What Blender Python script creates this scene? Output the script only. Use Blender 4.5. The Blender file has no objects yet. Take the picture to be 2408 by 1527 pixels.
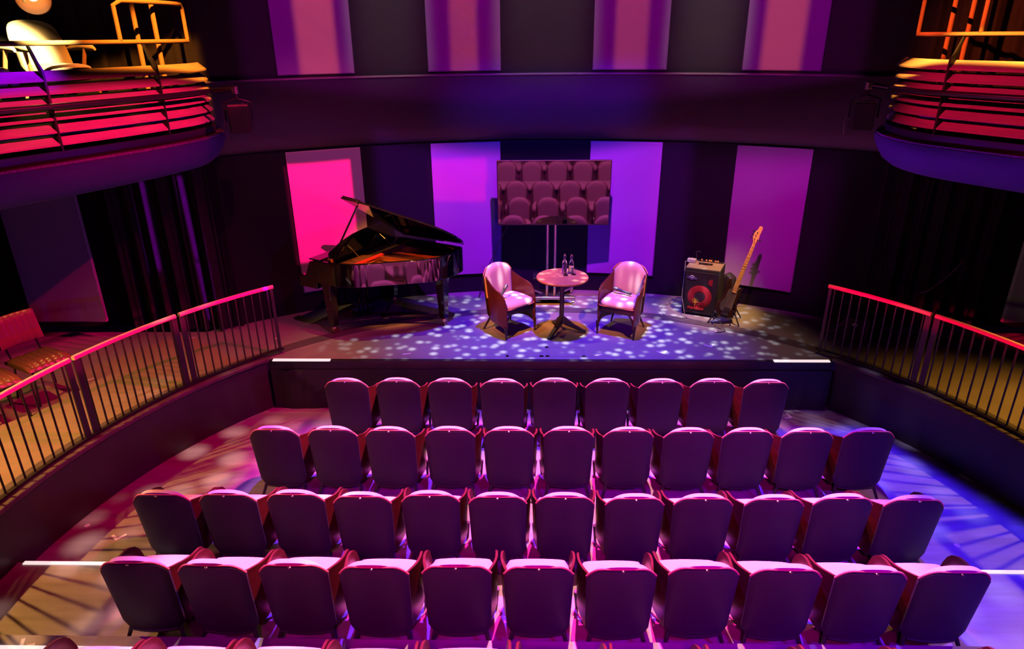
import bpy, bmesh, math, random
from mathutils import Vector, Matrix, Euler
random.seed(7)
C = bpy.context.scene.collection
PI = math.pi
R_ = math.radians
V = Vector

# ------------------------------------------------------------------ mesh helpers
class MB:
    """collects shapes that become one mesh object"""
    def __init__(s): s.v = []; s.f = []
    def add(s, vs, fs):
        o = len(s.v); s.v += [tuple(p) for p in vs]; s.f += [tuple(i + o for i in q) for q in fs]
    def box(s, c, d, M=None):
        x, y, z = d[0] / 2, d[1] / 2, d[2] / 2
        vs = [V((sx * x, sy * y, sz * z)) for sx in (-1, 1) for sy in (-1, 1) for sz in (-1, 1)]
        vs = [(M @ p if M else p) + V(c) for p in vs]
        s.add(vs, [(0, 1, 3, 2), (4, 6, 7, 5), (0, 4, 5, 1), (2, 3, 7, 6), (0, 2, 6, 4), (1, 5, 7, 3)])
    def prism(s, poly, z0, z1, M=None):
        n = len(poly)
        a = sum(poly[i][0] * poly[(i + 1) % n][1] - poly[(i + 1) % n][0] * poly[i][1] for i in range(n))
        if a < 0: poly = poly[::-1]
        vs = [V((p[0], p[1], z0)) for p in poly] + [V((p[0], p[1], z1)) for p in poly]
        if M: vs = [M @ p for p in vs]
        fs = [tuple(range(n - 1, -1, -1)), tuple(range(n, 2 * n))]
        fs += [(i, (i + 1) % n, n + (i + 1) % n, n + i) for i in range(n)]
        s.add(vs, fs)
    def lathe(s, prof, n=20, o=(0, 0, 0), M=None):
        vs = []; fs = []
        for r, z in prof:
            for k in range(n):
                a = 2 * PI * k / n; p = V((r * math.cos(a), r * math.sin(a), z))
                vs.append((M @ p if M else p) + V(o))
        m = len(prof)
        for j in range(m - 1):
            for k in range(n):
                fs.append((j * n + k, j * n + (k + 1) % n, (j + 1) * n + (k + 1) % n, (j + 1) * n + k))
        fs.append(tuple(range(n - 1, -1, -1))); fs.append(tuple((m - 1) * n + k for k in range(n)))
        s.add(vs, fs)
    def tube(s, pts, r, n=10, closed=False, radii=None):
        pts = [V(p) for p in pts]; m = len(pts); vs = []; fs = []
        T = []
        for i in range(m):
            a = pts[(i - 1) % m] if (closed or i > 0) else pts[i]
            b = pts[(i + 1) % m] if (closed or i < m - 1) else pts[i]
            T.append((b - a).normalized())
        up = V((0, 0, 1)) if abs(T[0].z) < .9 else V((0, 1, 0))
        N = (up - T[0] * up.dot(T[0])).normalized()
        for i in range(m):
            N = (N - T[i] * N.dot(T[i])).normalized(); B = T[i].cross(N)
            rr = radii[i] if radii else r
            for k in range(n):
                a = 2 * PI * k / n
                vs.append(pts[i] + (N * math.cos(a) + B * math.sin(a)) * rr)
        for i in range(m if closed else m - 1):
            j = (i + 1) % m
            for k in range(n):
                fs.append((i * n + k, i * n + (k + 1) % n, j * n + (k + 1) % n, j * n + k))
        if not closed:
            fs.append(tuple(range(n - 1, -1, -1))); fs.append(tuple((m - 1) * n + k for k in range(n)))
        s.add(vs, fs)
    def sheet(s, A, B):
        """closed solid between two equal grids of points (front A, back B)"""
        nu, nv = len(A), len(A[0]); o = nu * nv
        vs = [p for row in A for p in row] + [p for row in B for p in row]
        fs = []
        I = lambda i, j: i * nv + j
        for i in range(nu - 1):
            for j in range(nv - 1):
                fs.append((I(i, j), I(i + 1, j), I(i + 1, j + 1), I(i, j + 1)))
                fs.append((o + I(i, j), o + I(i, j + 1), o + I(i + 1, j + 1), o + I(i + 1, j)))
        for i in range(nu - 1):
            for j in (0, nv - 1):
                q = (I(i, j), I(i + 1, j), o + I(i + 1, j), o + I(i, j)); fs.append(q if j else q[::-1])
        for j in range(nv - 1):
            for i in (0, nu - 1):
                q = (I(i, j), I(i, j + 1), o + I(i, j + 1), o + I(i, j)); fs.append(q[::-1] if i else q)
        s.add(vs, fs)
    def build(s, name, mat, parent=None, angle=38, bevel=0, flat=False):
        me = bpy.data.meshes.new(name); me.from_pydata(s.v, [], s.f); me.validate()
        bm = bmesh.new(); bm.from_mesh(me); bmesh.ops.recalc_face_normals(bm, faces=bm.faces); bm.to_mesh(me); bm.free()
        if not flat:
            me.polygons.foreach_set('use_smooth', [True] * len(me.polygons)); me.set_sharp_from_angle(angle=R_(angle))
        o = bpy.data.objects.new(name, me); C.objects.link(o)
        if mat: me.materials.append(mat)
        if parent: o.parent = parent
        if bevel:
            b = o.modifiers.new('bevel', 'BEVEL'); b.width = bevel; b.segments = 2; b.limit_method = 'ANGLE'; b.angle_limit = R_(40)
        return o

def thing(name, label, cat, loc=(0, 0, 0), rotz=0, group=None):
    o = bpy.data.objects.new(name, None); C.objects.link(o); o.empty_display_size = .1
    o.location = loc; o.rotation_euler = (0, 0, rotz)
    return tag(o, label, cat, group)
def tag(o, label, cat, group=None):
    o['label'] = label; o['category'] = cat
    if group: o['group'] = group
    return o
def struct(o): o['kind'] = 'structure'; return o
def dup(root, loc, rotz, label, group=None):
    r = root.copy(); C.objects.link(r); r.location = loc; r.rotation_euler = (0, 0, rotz); r['label'] = label
    if group: r['group'] = group
    for ch in list(root.children):
        c = ch.copy(); C.objects.link(c); c.parent = r
        for g in list(ch.children):
            d = g.copy(); C.objects.link(d); d.parent = c
    return r

# ------------------------------------------------------------------ materials
def mat(name, col, rough=.5, metal=0, spec=.5, noise=0, nscale=8, bump=0, bscale=60, emit=0, trans=0, ior=1.45, coat=0, stretch=(1, 1, 1)):
    m = bpy.data.materials.new(name); m.use_nodes = True; nt = m.node_tree; b = nt.nodes['Principled BSDF']
    b.inputs['Base Color'].default_value = (*col, 1); b.inputs['Roughness'].default_value = rough
    b.inputs['Metallic'].default_value = metal; b.inputs['Specular IOR Level'].default_value = spec
    b.inputs['IOR'].default_value = ior; b.inputs['Transmission Weight'].default_value = trans
    b.inputs['Coat Weight'].default_value = coat
    if emit:
        b.inputs['Emission Color'].default_value = (*col, 1); b.inputs['Emission Strength'].default_value = emit
    tc = nt.nodes.new('ShaderNodeTexCoord')
    mp = nt.nodes.new('ShaderNodeMapping'); mp.inputs['Scale'].default_value = stretch
    nt.links.new(tc.outputs['Object'], mp.inputs[0])
    if noise:
        n = nt.nodes.new('ShaderNodeTexNoise'); n.inputs['Scale'].default_value = nscale; n.inputs['Detail'].default_value = 5
        nt.links.new(mp.outputs[0], n.inputs[0])
        r = nt.nodes.new('ShaderNodeMapRange'); r.inputs[1].default_value = .3; r.inputs[2].default_value = .7
        r.inputs[3].default_value = 1 - noise; r.inputs[4].default_value = 1 + noise
        nt.links.new(n.outputs[0], r.inputs[0])
        x = nt.nodes.new('ShaderNodeMix'); x.data_type = 'RGBA'; x.blend_type = 'MULTIPLY'; x.inputs[0].default_value = 1
        x.inputs[6].default_value = (*col, 1); nt.links.new(r.outputs[0], x.inputs[7])
        nt.links.new(x.outputs[2], b.inputs['Base Color'])
    if bump:
        n2 = nt.nodes.new('ShaderNodeTexNoise'); n2.inputs['Scale'].default_value = bscale; n2.inputs['Detail'].default_value = 4
        nt.links.new(mp.outputs[0], n2.inputs[0])
        bp = nt.nodes.new('ShaderNodeBump'); bp.inputs['Strength'].default_value = bump; bp.inputs['Distance'].default_value = .01
        nt.links.new(n2.outputs[0], bp.inputs['Height']); nt.links.new(bp.outputs[0], b.inputs['Normal'])
    return m
M = dict(
    stage=mat('stage_vinyl', (.30, .29, .28), .45, noise=.10, nscale=3, bump=.05, bscale=180),
    gallery=mat('gallery_floor', (.34, .27, .19), .5, noise=.12, nscale=3),
    pit=mat('pit_floor', (.33, .29, .28), .38, noise=.18, nscale=2.5, stretch=(.6, 5, 1)),
    black=mat('black_wall_paint', (.011, .011, .013), .7, noise=.1, nscale=2),
    gap=mat('black_wall_fabric', (.007, .007, .011), .9, noise=.1, nscale=2),
    fascia=mat('dark_fascia', (.018, .017, .024), .5, noise=.15, nscale=1.2),
    ledge=mat('worn_ledge', (.35, .30, .26), .35, noise=.25, nscale=3),
    panel=mat('grey_acoustic_panel', (.50, .50, .50), .9, noise=.03, nscale=200),
    drape=mat('black_drape', (.014, .014, .017), .85, noise=.2, nscale=6),
    skirt=mat('black_stage_cloth', (.02, .018, .02), .45, noise=.2, nscale=6),
    pitwall=mat('pit_wall_paint', (.035, .027, .036), .42, noise=.4, nscale=1.6, bump=.15, bscale=9),
    curb=mat('curb_paint', (.12, .10, .09), .5, noise=.25, nscale=5),
    leather=mat('dark_leather', (.045, .03, .045), .48, spec=.2, bump=.06, bscale=220),
    wood=mat('mahogany_plywood', (.10, .017, .019), .28, noise=.25, nscale=5, stretch=(1, 1, 8)),
    frame=mat('black_stained_frame', (.03, .022, .025), .35),
    cushion=mat('rose_upholstery', (.74, .47, .42), .85, noise=.05, nscale=120, bump=.05, bscale=300),
    piping=mat('cushion_piping', (.70, .20, .15), .6),
    stud=mat('back_stud', (.25, .18, .2), .3, metal=1),
    piano=mat('black_lacquer', (.006, .006, .007), .05, spec=.6, coat=.4),
    plate=mat('bronze_iron_plate', (.55, .30, .12), .28, metal=.85),
    sound=mat('spruce_soundboard', (.50, .16, .07), .4, noise=.2, nscale=4, stretch=(1, 12, 1)),
    felt=mat('red_felt', (.45, .02, .03), .9),
    string=mat('piano_wire', (.8, .65, .4), .25, metal=1),
    key_w=mat('white_keys', (.7, .68, .62), .2),
    brass=mat('brass', (.75, .55, .25), .22, metal=1),
    chrome=mat('chrome', (.75, .75, .78), .15, metal=1),
    steel=mat('brushed_steel', (.55, .53, .55), .32, metal=1),
    darkmetal=mat('black_metal', (.02, .02, .023), .38),
    tabletop=mat('cherry_tabletop', (.42, .17, .10), .3, noise=.25, nscale=4, stretch=(1, 9, 1)),
    tableedge=mat('tabletop_edge', (.30, .12, .07), .4),
    orange=mat('orange_enamel', (.75, .22, .04), .3),
    bulb=mat('warm_bulb', (1, .62, .25), .3, emit=6),
    tape=mat('clear_floor_tape', (.30, .29, .30), .18),
    screen=mat('switched_off_screen', (.002, .002, .003), .03, spec=.5, ior=1.55),
    bezel=mat('tv_bezel', (.012, .012, .014), .25),
    glass=mat('clear_glass', (.95, .97, 1), .02, trans=1, ior=1.45),
    label=mat('bottle_label', (.8, .78, .75), .6),
    mic=mat('microphone_body', (.05, .05, .06), .4),
    micgrille=mat('microphone_grille', (.25, .25, .28), .4, metal=.8),
    white=mat('white_tape', (.85, .84, .82), .5),
    nosing=mat('glowing_step_edge', (1, .82, .80), .4, emit=.9),  # edge strips given a glow of their own to look bright
    amp=mat('amp_carpet_covering', (.022, .02, .023), .75, bump=.1, bscale=300),
    amptop=mat('amp_top_covering', (.30, .24, .17), .6, noise=.2, nscale=20),
    grille=mat('amp_grille_cloth', (.016, .012, .016), .6, bump=.2, bscale=500),
    redcone=mat('red_speaker_ring', (.35, .015, .03), .55),
    conecap=mat('speaker_dust_cap', (.03, .02, .025), .5),
    redtext=mat('red_lettering', (.75, .05, .05), .45),
    treegold=mat('orange_emblem', (.85, .45, .05), .45),
    sticker=mat('silver_sticker', (.65, .65, .70), .35),
    stickdark=mat('sticker_ribbon', (.15, .12, .4), .4),
    maple=mat('maple_neck', (.80, .42, .16), .3, noise=.08, nscale=10),
    bassbody=mat('dark_bass_body', (.03, .012, .012), .12, coat=.6),
    pickguard=mat('smoky_pickguard', (.10, .08, .09), .25, noise=.5, nscale=14, stretch=(1, 1, .12)),
    rail=mat('handrail_beech', (.72, .55, .42), .32, noise=.06, nscale=6, stretch=(1, 1, 1)),
    railmetal=mat('rail_black_paint', (.022, .018, .016), .45),
    slat=mat('birch_slat', (.60, .46, .34), .5, noise=.12, nscale=3, stretch=(1, 1, 20)),
    tubes=mat('painted_tube', (.62, .42, .22), .4),
    soffit=mat('balcony_soffit', (.09, .085, .11), .75, noise=.06, nscale=2),
    kerb=mat('balcony_kerb', (.035, .03, .03), .35),
    speckle=mat('terrazzo_cap', (.40, .32, .22), .6, noise=.5, nscale=60),
    cream=mat('cream_upholstery', (.85, .74, .52), .75),
    creamshell=mat('seat_shell', (.45, .22, .10), .4),
    vinyl=mat('brown_vinyl', (.13, .055, .03), .25),
    vinylred=mat('red_vinyl', (.40, .03, .12), .35),
    cable=mat('black_cable', (.03, .03, .03), .5),
    greycable=mat('grey_cable', (.30, .28, .30), .45),
    pinklitcable=mat('pink_lit_cable', (.75, .25, .55), .45),  # pink of the light put into the cable colour
    yellow=mat('amber_knob', (.85, .55, .12), .35),
    downlight=mat('downlight_lens', (1, .08, .45), .3, emit=1.3),
    strip=mat('stage_inlay', (.11, .10, .105), .55, noise=.15, nscale=6),
)

CY = 2.95; RW = 6.65          # back wall circle
PY = 4.13; RP = 4.5           # pit circle
PITZ = -.63
def wall(az, z, r=RW): a = R_(az); return V((r * math.sin(a), CY + r * math.cos(a), z))
def ring(az, z, r): a = R_(az); return V((r * math.sin(a), PY + r * math.cos(a), z))
def frange(a, b, n): return [a + (b - a) * i / (n - 1) for i in range(n)]
def band(mb, az0, az1, z0, z1, r0, r1, n=40, f=wall):
    """curved slab between two radii"""
    for_ = frange(az0, az1, n)
    A = [[f(a, z0, r0), f(a, z1, r0)] for a in for_]; B = [[f(a, z0, r1), f(a, z1, r1)] for a in for_]
    mb.sheet(A, B)

# ------------------------------------------------------------------ the setting
AZ0 = math.degrees(math.acos((7.17 - PY) / RP))     # where the stage front meets the pit circle
def floor_poly():
    pit = [ring(a, 0, RP) for a in frange(AZ0, 125, 40)]
    return pit
# stage / gallery floor as one slab with the pit cut out
mb = MB()
arc = [V((ring(AZ0, 0, RP).x, 7.17, 0))] + [ring(a, 0, RP + .07) for a in frange(AZ0 + .6, 110, 60)]
outer = [wall(a, 0, RW + .05) for a in frange(0, 41, 22)] + [V((8.2, 7.97, 0)), V((8.2, 2.0, 0))]
right = [V((0, 7.17, 0))] + arc + [V((arc[-1].x, 2.0, 0)), V((8.2, 2.0, 0)), V((8.2, 7.97, 0))] + [wall(a, 0, RW + .05) for a in frange(41, 0, 22)]
for s in (1, -1):
    P = [(p.x * s, p.y) for p in right]
    mb.prism(P, -.12, 0)
struct(mb.build('floor', M['stage']))
# warm painted gallery walkways, laid 4 mm over the slab outside the pit circle
for k, s in enumerate((1, -1)):
    mb = MB()
    A = frange(AZ0 + 3, 108, 40)
    G = [[ring(a, .002, RP + .22) for a in A], [ring(a, .002, RP + 1.5) for a in A]]
    for g in G:
        for p in g: p.x *= s
    G2 = [[p + V((0, 0, .004)) for p in g] for g in G]
    mb.sheet(G, G2)
    struct(mb.build('floor_gallery', M['gallery']))
# pit floor and the two raised tiers at its back
mb = MB()
mb.prism([(ring(a, 0, RP + .1).x, ring(a, 0, RP + .1).y) for a in frange(-AZ0, -180, 40)] +
         [(ring(a, 0, RP + .1).x, ring(a, 0, RP + .1).y) for a in frange(180, AZ0, 40)], PITZ - .1, PITZ)
struct(mb.build('floor_pit', M['pit']))
def tier(name, y1, z):
    h = math.degrees(math.acos((y1 - PY) / RP)); mb = MB()
    mb.prism([(ring(a, 0, RP - .02).x, ring(a, 0, RP - .02).y) for a in frange(h, 360 - h, 60)], PITZ, z)
    return struct(mb.build(name, M['pit']))
tier('floor_tier', 4.36, -.50); tier('floor_tier.001', 3.50, -.37)
# pit wall, its ledge, and the inlaid strip which closes the circle across the stage
for s, nm in ((1, 'wall_pit_right'), (-1, 'wall_pit_left')):
    mb = MB(); band(mb, s * AZ0, s * 150, PITZ, -.02, RP, RP + .12, 50, ring); struct(mb.build(nm, M['pitwall']))
    mb = MB(); band(mb, s * (AZ0 - .5), s * 150, -.02, .03, RP - .03, RP + .20, 50, ring); struct(mb.build('trim_1' if s > 0 else 'trim_2', M['curb'], bevel=.01))
mb = MB(); band(mb, -AZ0 + .6, AZ0 - .6, .0005, .005, RP + .06, RP + .235, 60, ring); struct(mb.build('trim_3', M['strip']))
# stage front
mb = MB(); mb.box((0, 7.185, -.06), (6.6, .05, .13)); struct(mb.build('trim_4', M['skirt'], bevel=.006))
# back wall
mb = MB(); band(mb, -38, 38, -.05, 2.25, RW, RW + .15, 80); struct(mb.build('wall_back', M['gap']))
mb = MB(); band(mb, -75, 75, 3.0, 6.2, RW, RW + .15, 110); struct(mb.build('wall_upper', M['black']))
# fascia that runs round at balcony height, slightly rolled out
mb = MB(); A = []; B = []
for a in frange(-36.8, 36.8, 90):
    A.append([wall(a, z, RW - r) for z, r in ((2.2, .03), (2.24, .055), (2.4, .06), (2.62, .065), (2.85, .06), (2.98, .05), (3.02, .05))])
    B.append([wall(a, z, RW + .1) for z in (2.2, 2.24, 2.4, 2.62, 2.85, 2.98, 3.02)])
mb.sheet(A, B); struct(mb.build('wall_fascia', M['fascia']))
mb = MB(); band(mb, -44, 44, 3.021, 3.045, RW - .075, RW + .02, 90); struct(mb.build('trim_5', M['ledge'], bevel=.006))
# side walls under the balconies
for s, nm in ((1, 'wall_right'), (-1, 'wall_left')):
    x0 = wall(38, 0).x
    mb = MB()
    mb.box((s * (x0 + 4.0) / 1 if False else s * (x0 + 2.2), 8.27, 1.07), (4.6, .15, 2.14))
    struct(mb.build(nm, M['gap']))
    mb = MB(); mb.box((s * 8.1, 5.0, 2.5), (.15, 6.6, 5.2)); struct(mb.build(nm + '_far', M['black']))

# ------------------------------------------------------------------ wall panels
def curved_panel(az0, az1, z0, z1, label, t=.045):
    mb = MB(); A = []; B = []
    e = .012
    azs = [az0, az0 + .1] + frange(az0 + .4, az1 - .4, 14) + [az1 - .1, az1]
    zs = [z0, z0 + e, z1 - e, z1]
    for i, a in enumerate(azs):
        edge = i in (0, len(azs) - 1)
        A.append([wall(a, z, RW - t + (.012 if (edge or z in (z0, z1)) else 0)) for z in zs])
        B.append([wall(a, z, RW + .01) for z in zs])
    mb.sheet(A, B)
    return tag(mb.build('wall_panel', M['panel']), label, 'wall panel', 'grey fabric panels round the back wall')
pan = [(-29.9, -21.7, 'tall lower wall panel behind the piano, lit bright magenta'),
       (-13.6, -5.4, 'tall lower wall panel left of the television, between piano and screen'),
       (5.3, 13.6, 'tall lower wall panel just right of the television'),
       (21.9, 29.8, 'tall lower wall panel behind the bass guitar')]
for a, b, l in pan: curved_panel(a, b, .28, 2.165, l)
pan = [(-29.6, -21.5, 'upper wall panel above the fascia, leftmost, over the piano'),
       (-13.4, -5.2, 'upper wall panel above the fascia, left of centre with pale flecks'),
       (5.2, 13.4, 'upper wall panel above the fascia, right of centre'),
       (21.4, 29.3, 'upper wall panel above the fascia, rightmost, over the bass guitar')]
for a, b, l in pan: curved_panel(a, b, 3.075, 5.2, l)
for s, l in ((-1, 'flat grey panel on the side wall behind the ribbed chairs, left edge of the photo'),
             (1, 'flat grey panel on the side wall under the right balcony, cut by the photo edge')):
    mb = MB(); mb.box((s * 5.97, 7.77, 1.22), (.94, .05, 1.95)); tag(mb.build('wall_panel', M['panel'], bevel=.008), l, 'wall panel', 'grey fabric panels on the side walls')

# ------------------------------------------------------------------ drapes
def curtain(pts_fn, u0, u1, z0, z1, folds, depth, label, name='curtain', m='drape', n=140, swell=0):
    mb = MB(); A = []; B = []
    for i in range(n):
        u = u0 + (u1 - u0) * i / (n - 1)
        w = math.sin(2 * PI * folds * i / (n - 1)) + .45 * math.sin(2 * PI * folds * 2.3 * i / (n - 1) + 1)
        rowA = []; rowB = []
        for z in frange(z0, z1, 6):
            k = 1 + swell * (z1 - z) / (z1 - z0)
            rowA.append(pts_fn(u, z, depth * w * k)); rowB.append(pts_fn(u, z, depth * w * k + .012))
        A.append(rowA); B.append(rowB)
    mb.sheet(A, B)
    return tag(mb.build(name, M[m], angle=80), label, 'curtain')
for s, l in ((-1, 'left'), (1, 'right')):
    curtain(lambda u, z, d, s=s: wall(s * u, z, RW - .12 + d), 37.5, 74, 2.6, 5.6, 17, .035,
            'black folded curtain behind the %s balcony seats' % l)
    curtain(lambda u, z, d, s=s: V((s * u, 8.08 + d, z)), 4.05, 5.35, .02, 2.2, 6, .05,
            'black floor length curtain on the %s gallery beside the stage' % l, swell=.3)

# stage front cloth
mb = MB(); A = []; B = []
for i in range(160):
    x = -3.28 + 6.56 * i / 159
    d = .010 * math.sin(x * 9) + .006 * math.sin(x * 23)
    if x < -2.5:
        d += .0
    row = []
    for j, z in enumerate(frange(PITZ + .005, -.11, 8)):
        t = (z - PITZ) / .55
        k = max(0, 1 - abs((x + 3.15) - (1 - t) * 1.0) / .10) if x < -1.9 else 0
        row.append(V((x, 7.14 + d * (1 - t) - .045 * k, z)))
    A.append(row); B.append([p + V((0, .01, 0)) for p in row])
mb.sheet(A, B); tag(mb.build('stage_skirt', M['skirt'], angle=80), 'black cloth hanging down the front of the stage, folded at its left end', 'stage skirt')
for x0, x1, l in ((-3.24, -2.56, 'pale edge strip with added glow at the left end of the stage front'), (2.60, 3.24, 'pale edge strip with added glow at the right end of the stage front')):
    mb = MB(); mb.box(((x0 + x1) / 2, 7.165, .008), (x1 - x0, .05, .014)); tag(mb.build('edge_strip', M['nosing'], bevel=.003), l, 'edge strip', 'edge strips on the stage front')
for x0, x1, y, z, l in ((-4.42, -3.2, 4.35, -.5, 'white step edge strip on the pit floor, left end of the fourth row'),
                        (2.88, 4.42, 4.35, -.5, 'white step edge strip on the pit floor, right end of the fourth row'),
                        (-4.3, -2.9, 3.39, -.37, 'white step edge strip in the bottom left corner of the photo')):
    mb = MB(); mb.box(((x0 + x1) / 2, y, z + .004), (x1 - x0, .035, .012)); tag(mb.build('edge_strip', M['nosing'], bevel=.003), l, 'edge strip', 'edge strips on the pit steps')

# ------------------------------------------------------------------ theatre chair (front faces +Y, origin on the floor)
def chair_parts(t):
    # rear surface of the shell: y for a given height and half width
    def yb(z, x): return -.292 + .085 * (1 - (z - .16) / .70) + .16 * x * x / .23
    def top(x):
        a = abs(x) / .232
        return .818 - .028 * a * a - .07 * max(0, (a - .55) / .45) ** 2.2
    def bot(x):
        a = abs(x) / .232
        return .165 + .012 * a * a + .07 * max(0, (a - .72) / .28) ** 2
    def hw(z): return .216 + .018 * (z - .16) / .70
    # leather back panel
    mb = MB(); A = []; B = []
    for i in range(19):
        u = -1 + 2 * i / 18; ra = []; rb = []
        zt, zb = top(u * .232), bot(u * .232) - .012
        for j in range(12):
            z = zb + (zt - zb) * j / 11; x = u * hw(z)
            e = .008 if (i in (0, 18) or j in (0, 11)) else 0
            ra.append(V((x, yb(z, x) + e, z))); rb.append(V((x, yb(z, x) + .026, z)))
        A.append(ra); B.append(rb)
    mb.sheet(A, B); mb.build('back_panel', M['leather'], t, angle=50)
    # rim under the leather
    mb = MB(); mb.tube([V((u * .165, yb(.16, u * .165) + .008, bot(u * .165) - .008)) for u in frange(-1, 1, 13)], .012, 8); mb.build('back_rail', M['frame'], t)
    # stud at the top of the back
    mb = MB(); mb.lathe([(.001, -.004), (.012, -.004), (.012, .004), (.004, .008)], 10, (0, yb(.815, 0) + .012, .820)); mb.build('back_stud', M['stud'], t)
    # inner back cushion, arched, standing a little proud of the leather
    mb = MB(); A = []; B = []
    for i in range(19):
        u = -1 + 2 * i / 18; ra = []; rb = []
        zt = .848 - .03 * u * u - .105 * abs(u) ** 3.2; zb = .44
        for j in range(10):
            z = zb + (zt - zb) * j / 9; x = u * (hw(z) - .012)
            puff = (.052 - .012 * abs(u) ** 2) * (1 - .8 * abs(u) ** 10) * (1, 1, 1, 1, 1, 1, 1, 1, .94, .62)[j] + .004
            ra.append(V((x, yb(z, x) + .022, z))); rb.append(V((x, yb(z, x) + .028 + puff, z)))
        A.append(ra); B.append(rb)
    mb.sheet(A, B); mb.build('back_cushion', M['cushion'], t, angle=70)
    mb = MB(); mb.tube([V((u * .228, yb(top(u * .232), u * .228) + .020, top(u * .232) + .010)) for u in frange(-1, 1, 21)], .0075, 8); mb.build('back_piping', M['piping'], t)
    # plywood sides: plan curve from the back round to the front foot
    prof = [(0, .745), (.06, .72), (.14, .70), (.24, .68), (.36, .655), (.5, .635), (.64, .622), (.76, .605), (.86, .575), (.93, .53), (.98, .46), (1.0, .40)]
    def ptop(u):
        for (a, za), (b, zb) in zip(prof, prof[1:]):
            if u <= b: return za + (zb - za) * (u - a) / (b - a)
        return prof[-1][1]
    def plan(u):
        y = u
        x = .206 + .066 * math.sin(min(1, u * 1.25) * PI / 2) - .016 * max(0, u - .6) / .4
        return x, y
    for s in (-1, 1):
        mb = MB(); A = []; B = []
        us = [0, .03, .06, .1, .15, .2, .27, .35, .43, .5, .58, .66, .74, .8, .86, .9, .93, .955, .975, .99, 1]
        for u in us:
            x, y = plan(u); zt = ptop(u)
            zb = .135 + .03 * math.sin(PI * min(1, u)) + .12 * max(0, 1 - u / .14) ** 2
            ra = []; rb = []
            for j in range(8):
                z = zb + (zt - zb) * j / 7
                nar = -.018 * (1 - (z - .13) / .6)
                r0 = yb(z, .205) + .022; y = r0 + (.24 - r0) * u
                ra.append(V((s * (x + nar), y, z))); rb.append(V((s * (x + nar - .017), y + .002, z)))
            A.append(ra); B.append(rb)
        mb.sheet(A, B); mb.build('side_panel', M['wood'], t, angle=40)
    # seat
    mb = MB(); A = []; B = []
    for i in range(17):
        u = -1 + 2 * i / 16; ra = []; rb = []
        for j in range(15):
            v = -1 + 2 * j / 14
            # rounded square plan
            k = 1 - .10 * (abs(u) ** 6) * (abs(v) ** 6)
            x = (.232 - .045 * (v < 0) * v * v) * u * k; y = .035 + .205 * v * k + .012 * (1 - u * u) * (v > 0) * v
            ed = max(abs(u), abs(v)); r = max(0, (ed - .80) / .20)
            ra.append(V((x, y, .368 + .012 * r * r))); rb.append(V((x, y, .462 - .040 * r ** 2.2 + .012 * (1 - u * u) * (1 - v * v))))
        A.append(ra); B.append(rb)
    mb.sheet(A, B); mb.build('seat_cushion', M['cushion'], t, angle=75)
    mb = MB(); mb.tube([V(((.236 - (.045 if math.sin(a) < -.3 else 0)) * math.copysign(min(1, abs(math.cos(a)) * 1.32), math.cos(a)), .037 + .207 * math.copysign(min(1, abs(math.sin(a)) * 1.32), math.sin(a)), .392)) for a in frange(0, 2 * PI * 39 / 40, 40)], .006, 6, closed=True)
    mb.build('seat_piping', M['piping'], t)
    mb = MB(); mb.prism([(-.175, -.17), (.175, -.17), (.235, .215), (.10, .235), (-.10, .235), (-.235, .215)], .315, .368)
    for s in (-1, 1): mb.tube([(s * .225, .215, .17), (s * .205, .21, .24), (s * .15, .205, .318)], .012, 6)
    mb.build('seat_frame', M['frame'], t, angle=30)
    # legs
    for s in (-1, 1):
        mb = MB(); mb.tube([(s * .244, .222, .17), (s * .240, .226, .08), (s * .238, .230, 0)], .014, 8, radii=[.021, .016, .011]); mb.build('leg', M['frame'], t)
        mb = MB(); mb.tube([(s * .155, -.13, .33), (s * .175, -.165, .17), (s * .225, -.24, 0)], .014, 8, radii=[.017, .016, .011]); mb.build('leg', M['frame'], t)

ROWN = ['the row nearest the stage', 'second row from the stage', 'third row from the stage', 'fourth row from the stage', 'the row at the bottom edge']
ORD = ['first', 'second', 'third', 'fourth', 'fifth', 'sixth', 'seventh', 'eighth', 'ninth', 'tenth', 'eleventh', 'twelfth']
rows = [(9, -2.15, .5485, 6.27, PITZ), (11, -2.59, .5445, 5.315, PITZ), (12, -3.165, .538, 4.345, PITZ), (11, -2.87, .540, 3.44, -.5), (11, -2.77, .545, 2.52, -.37)]
proto = None
for r, (n, x0, dx, ytop, z) in enumerate(rows):
    for i in range(n):
        l = 'tub chair with dark leather back, %s from left in %s' % (ORD[i], ROWN[r])
        x = x0 + dx * i + random.uniform(-.006, .006); y = ytop + .28 + random.uniform(-.012, .012); a = random.uniform(-.018, .018)
        if proto is None:
            proto = thing('tub_chair', l, 'chair', (x, y, z), a, 'tub chairs in %s' % ROWN[r]); chair_parts(proto)
        else: dup(proto, (x, y, z), a, l, 'tub chairs in %s' % ROWN[r])
for loc, f, l in (((-.485, 8.085, 0), (.67, -.75), 'rose tub armchair on stage, left of the round table'), ((.955, 8.07, 0), (-.45, -.89), 'rose tub armchair on stage, right of the round table')):
    dup(proto, loc, math.atan2(f[1], f[0]) - PI / 2, l, 'armchairs on the stage')

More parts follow.
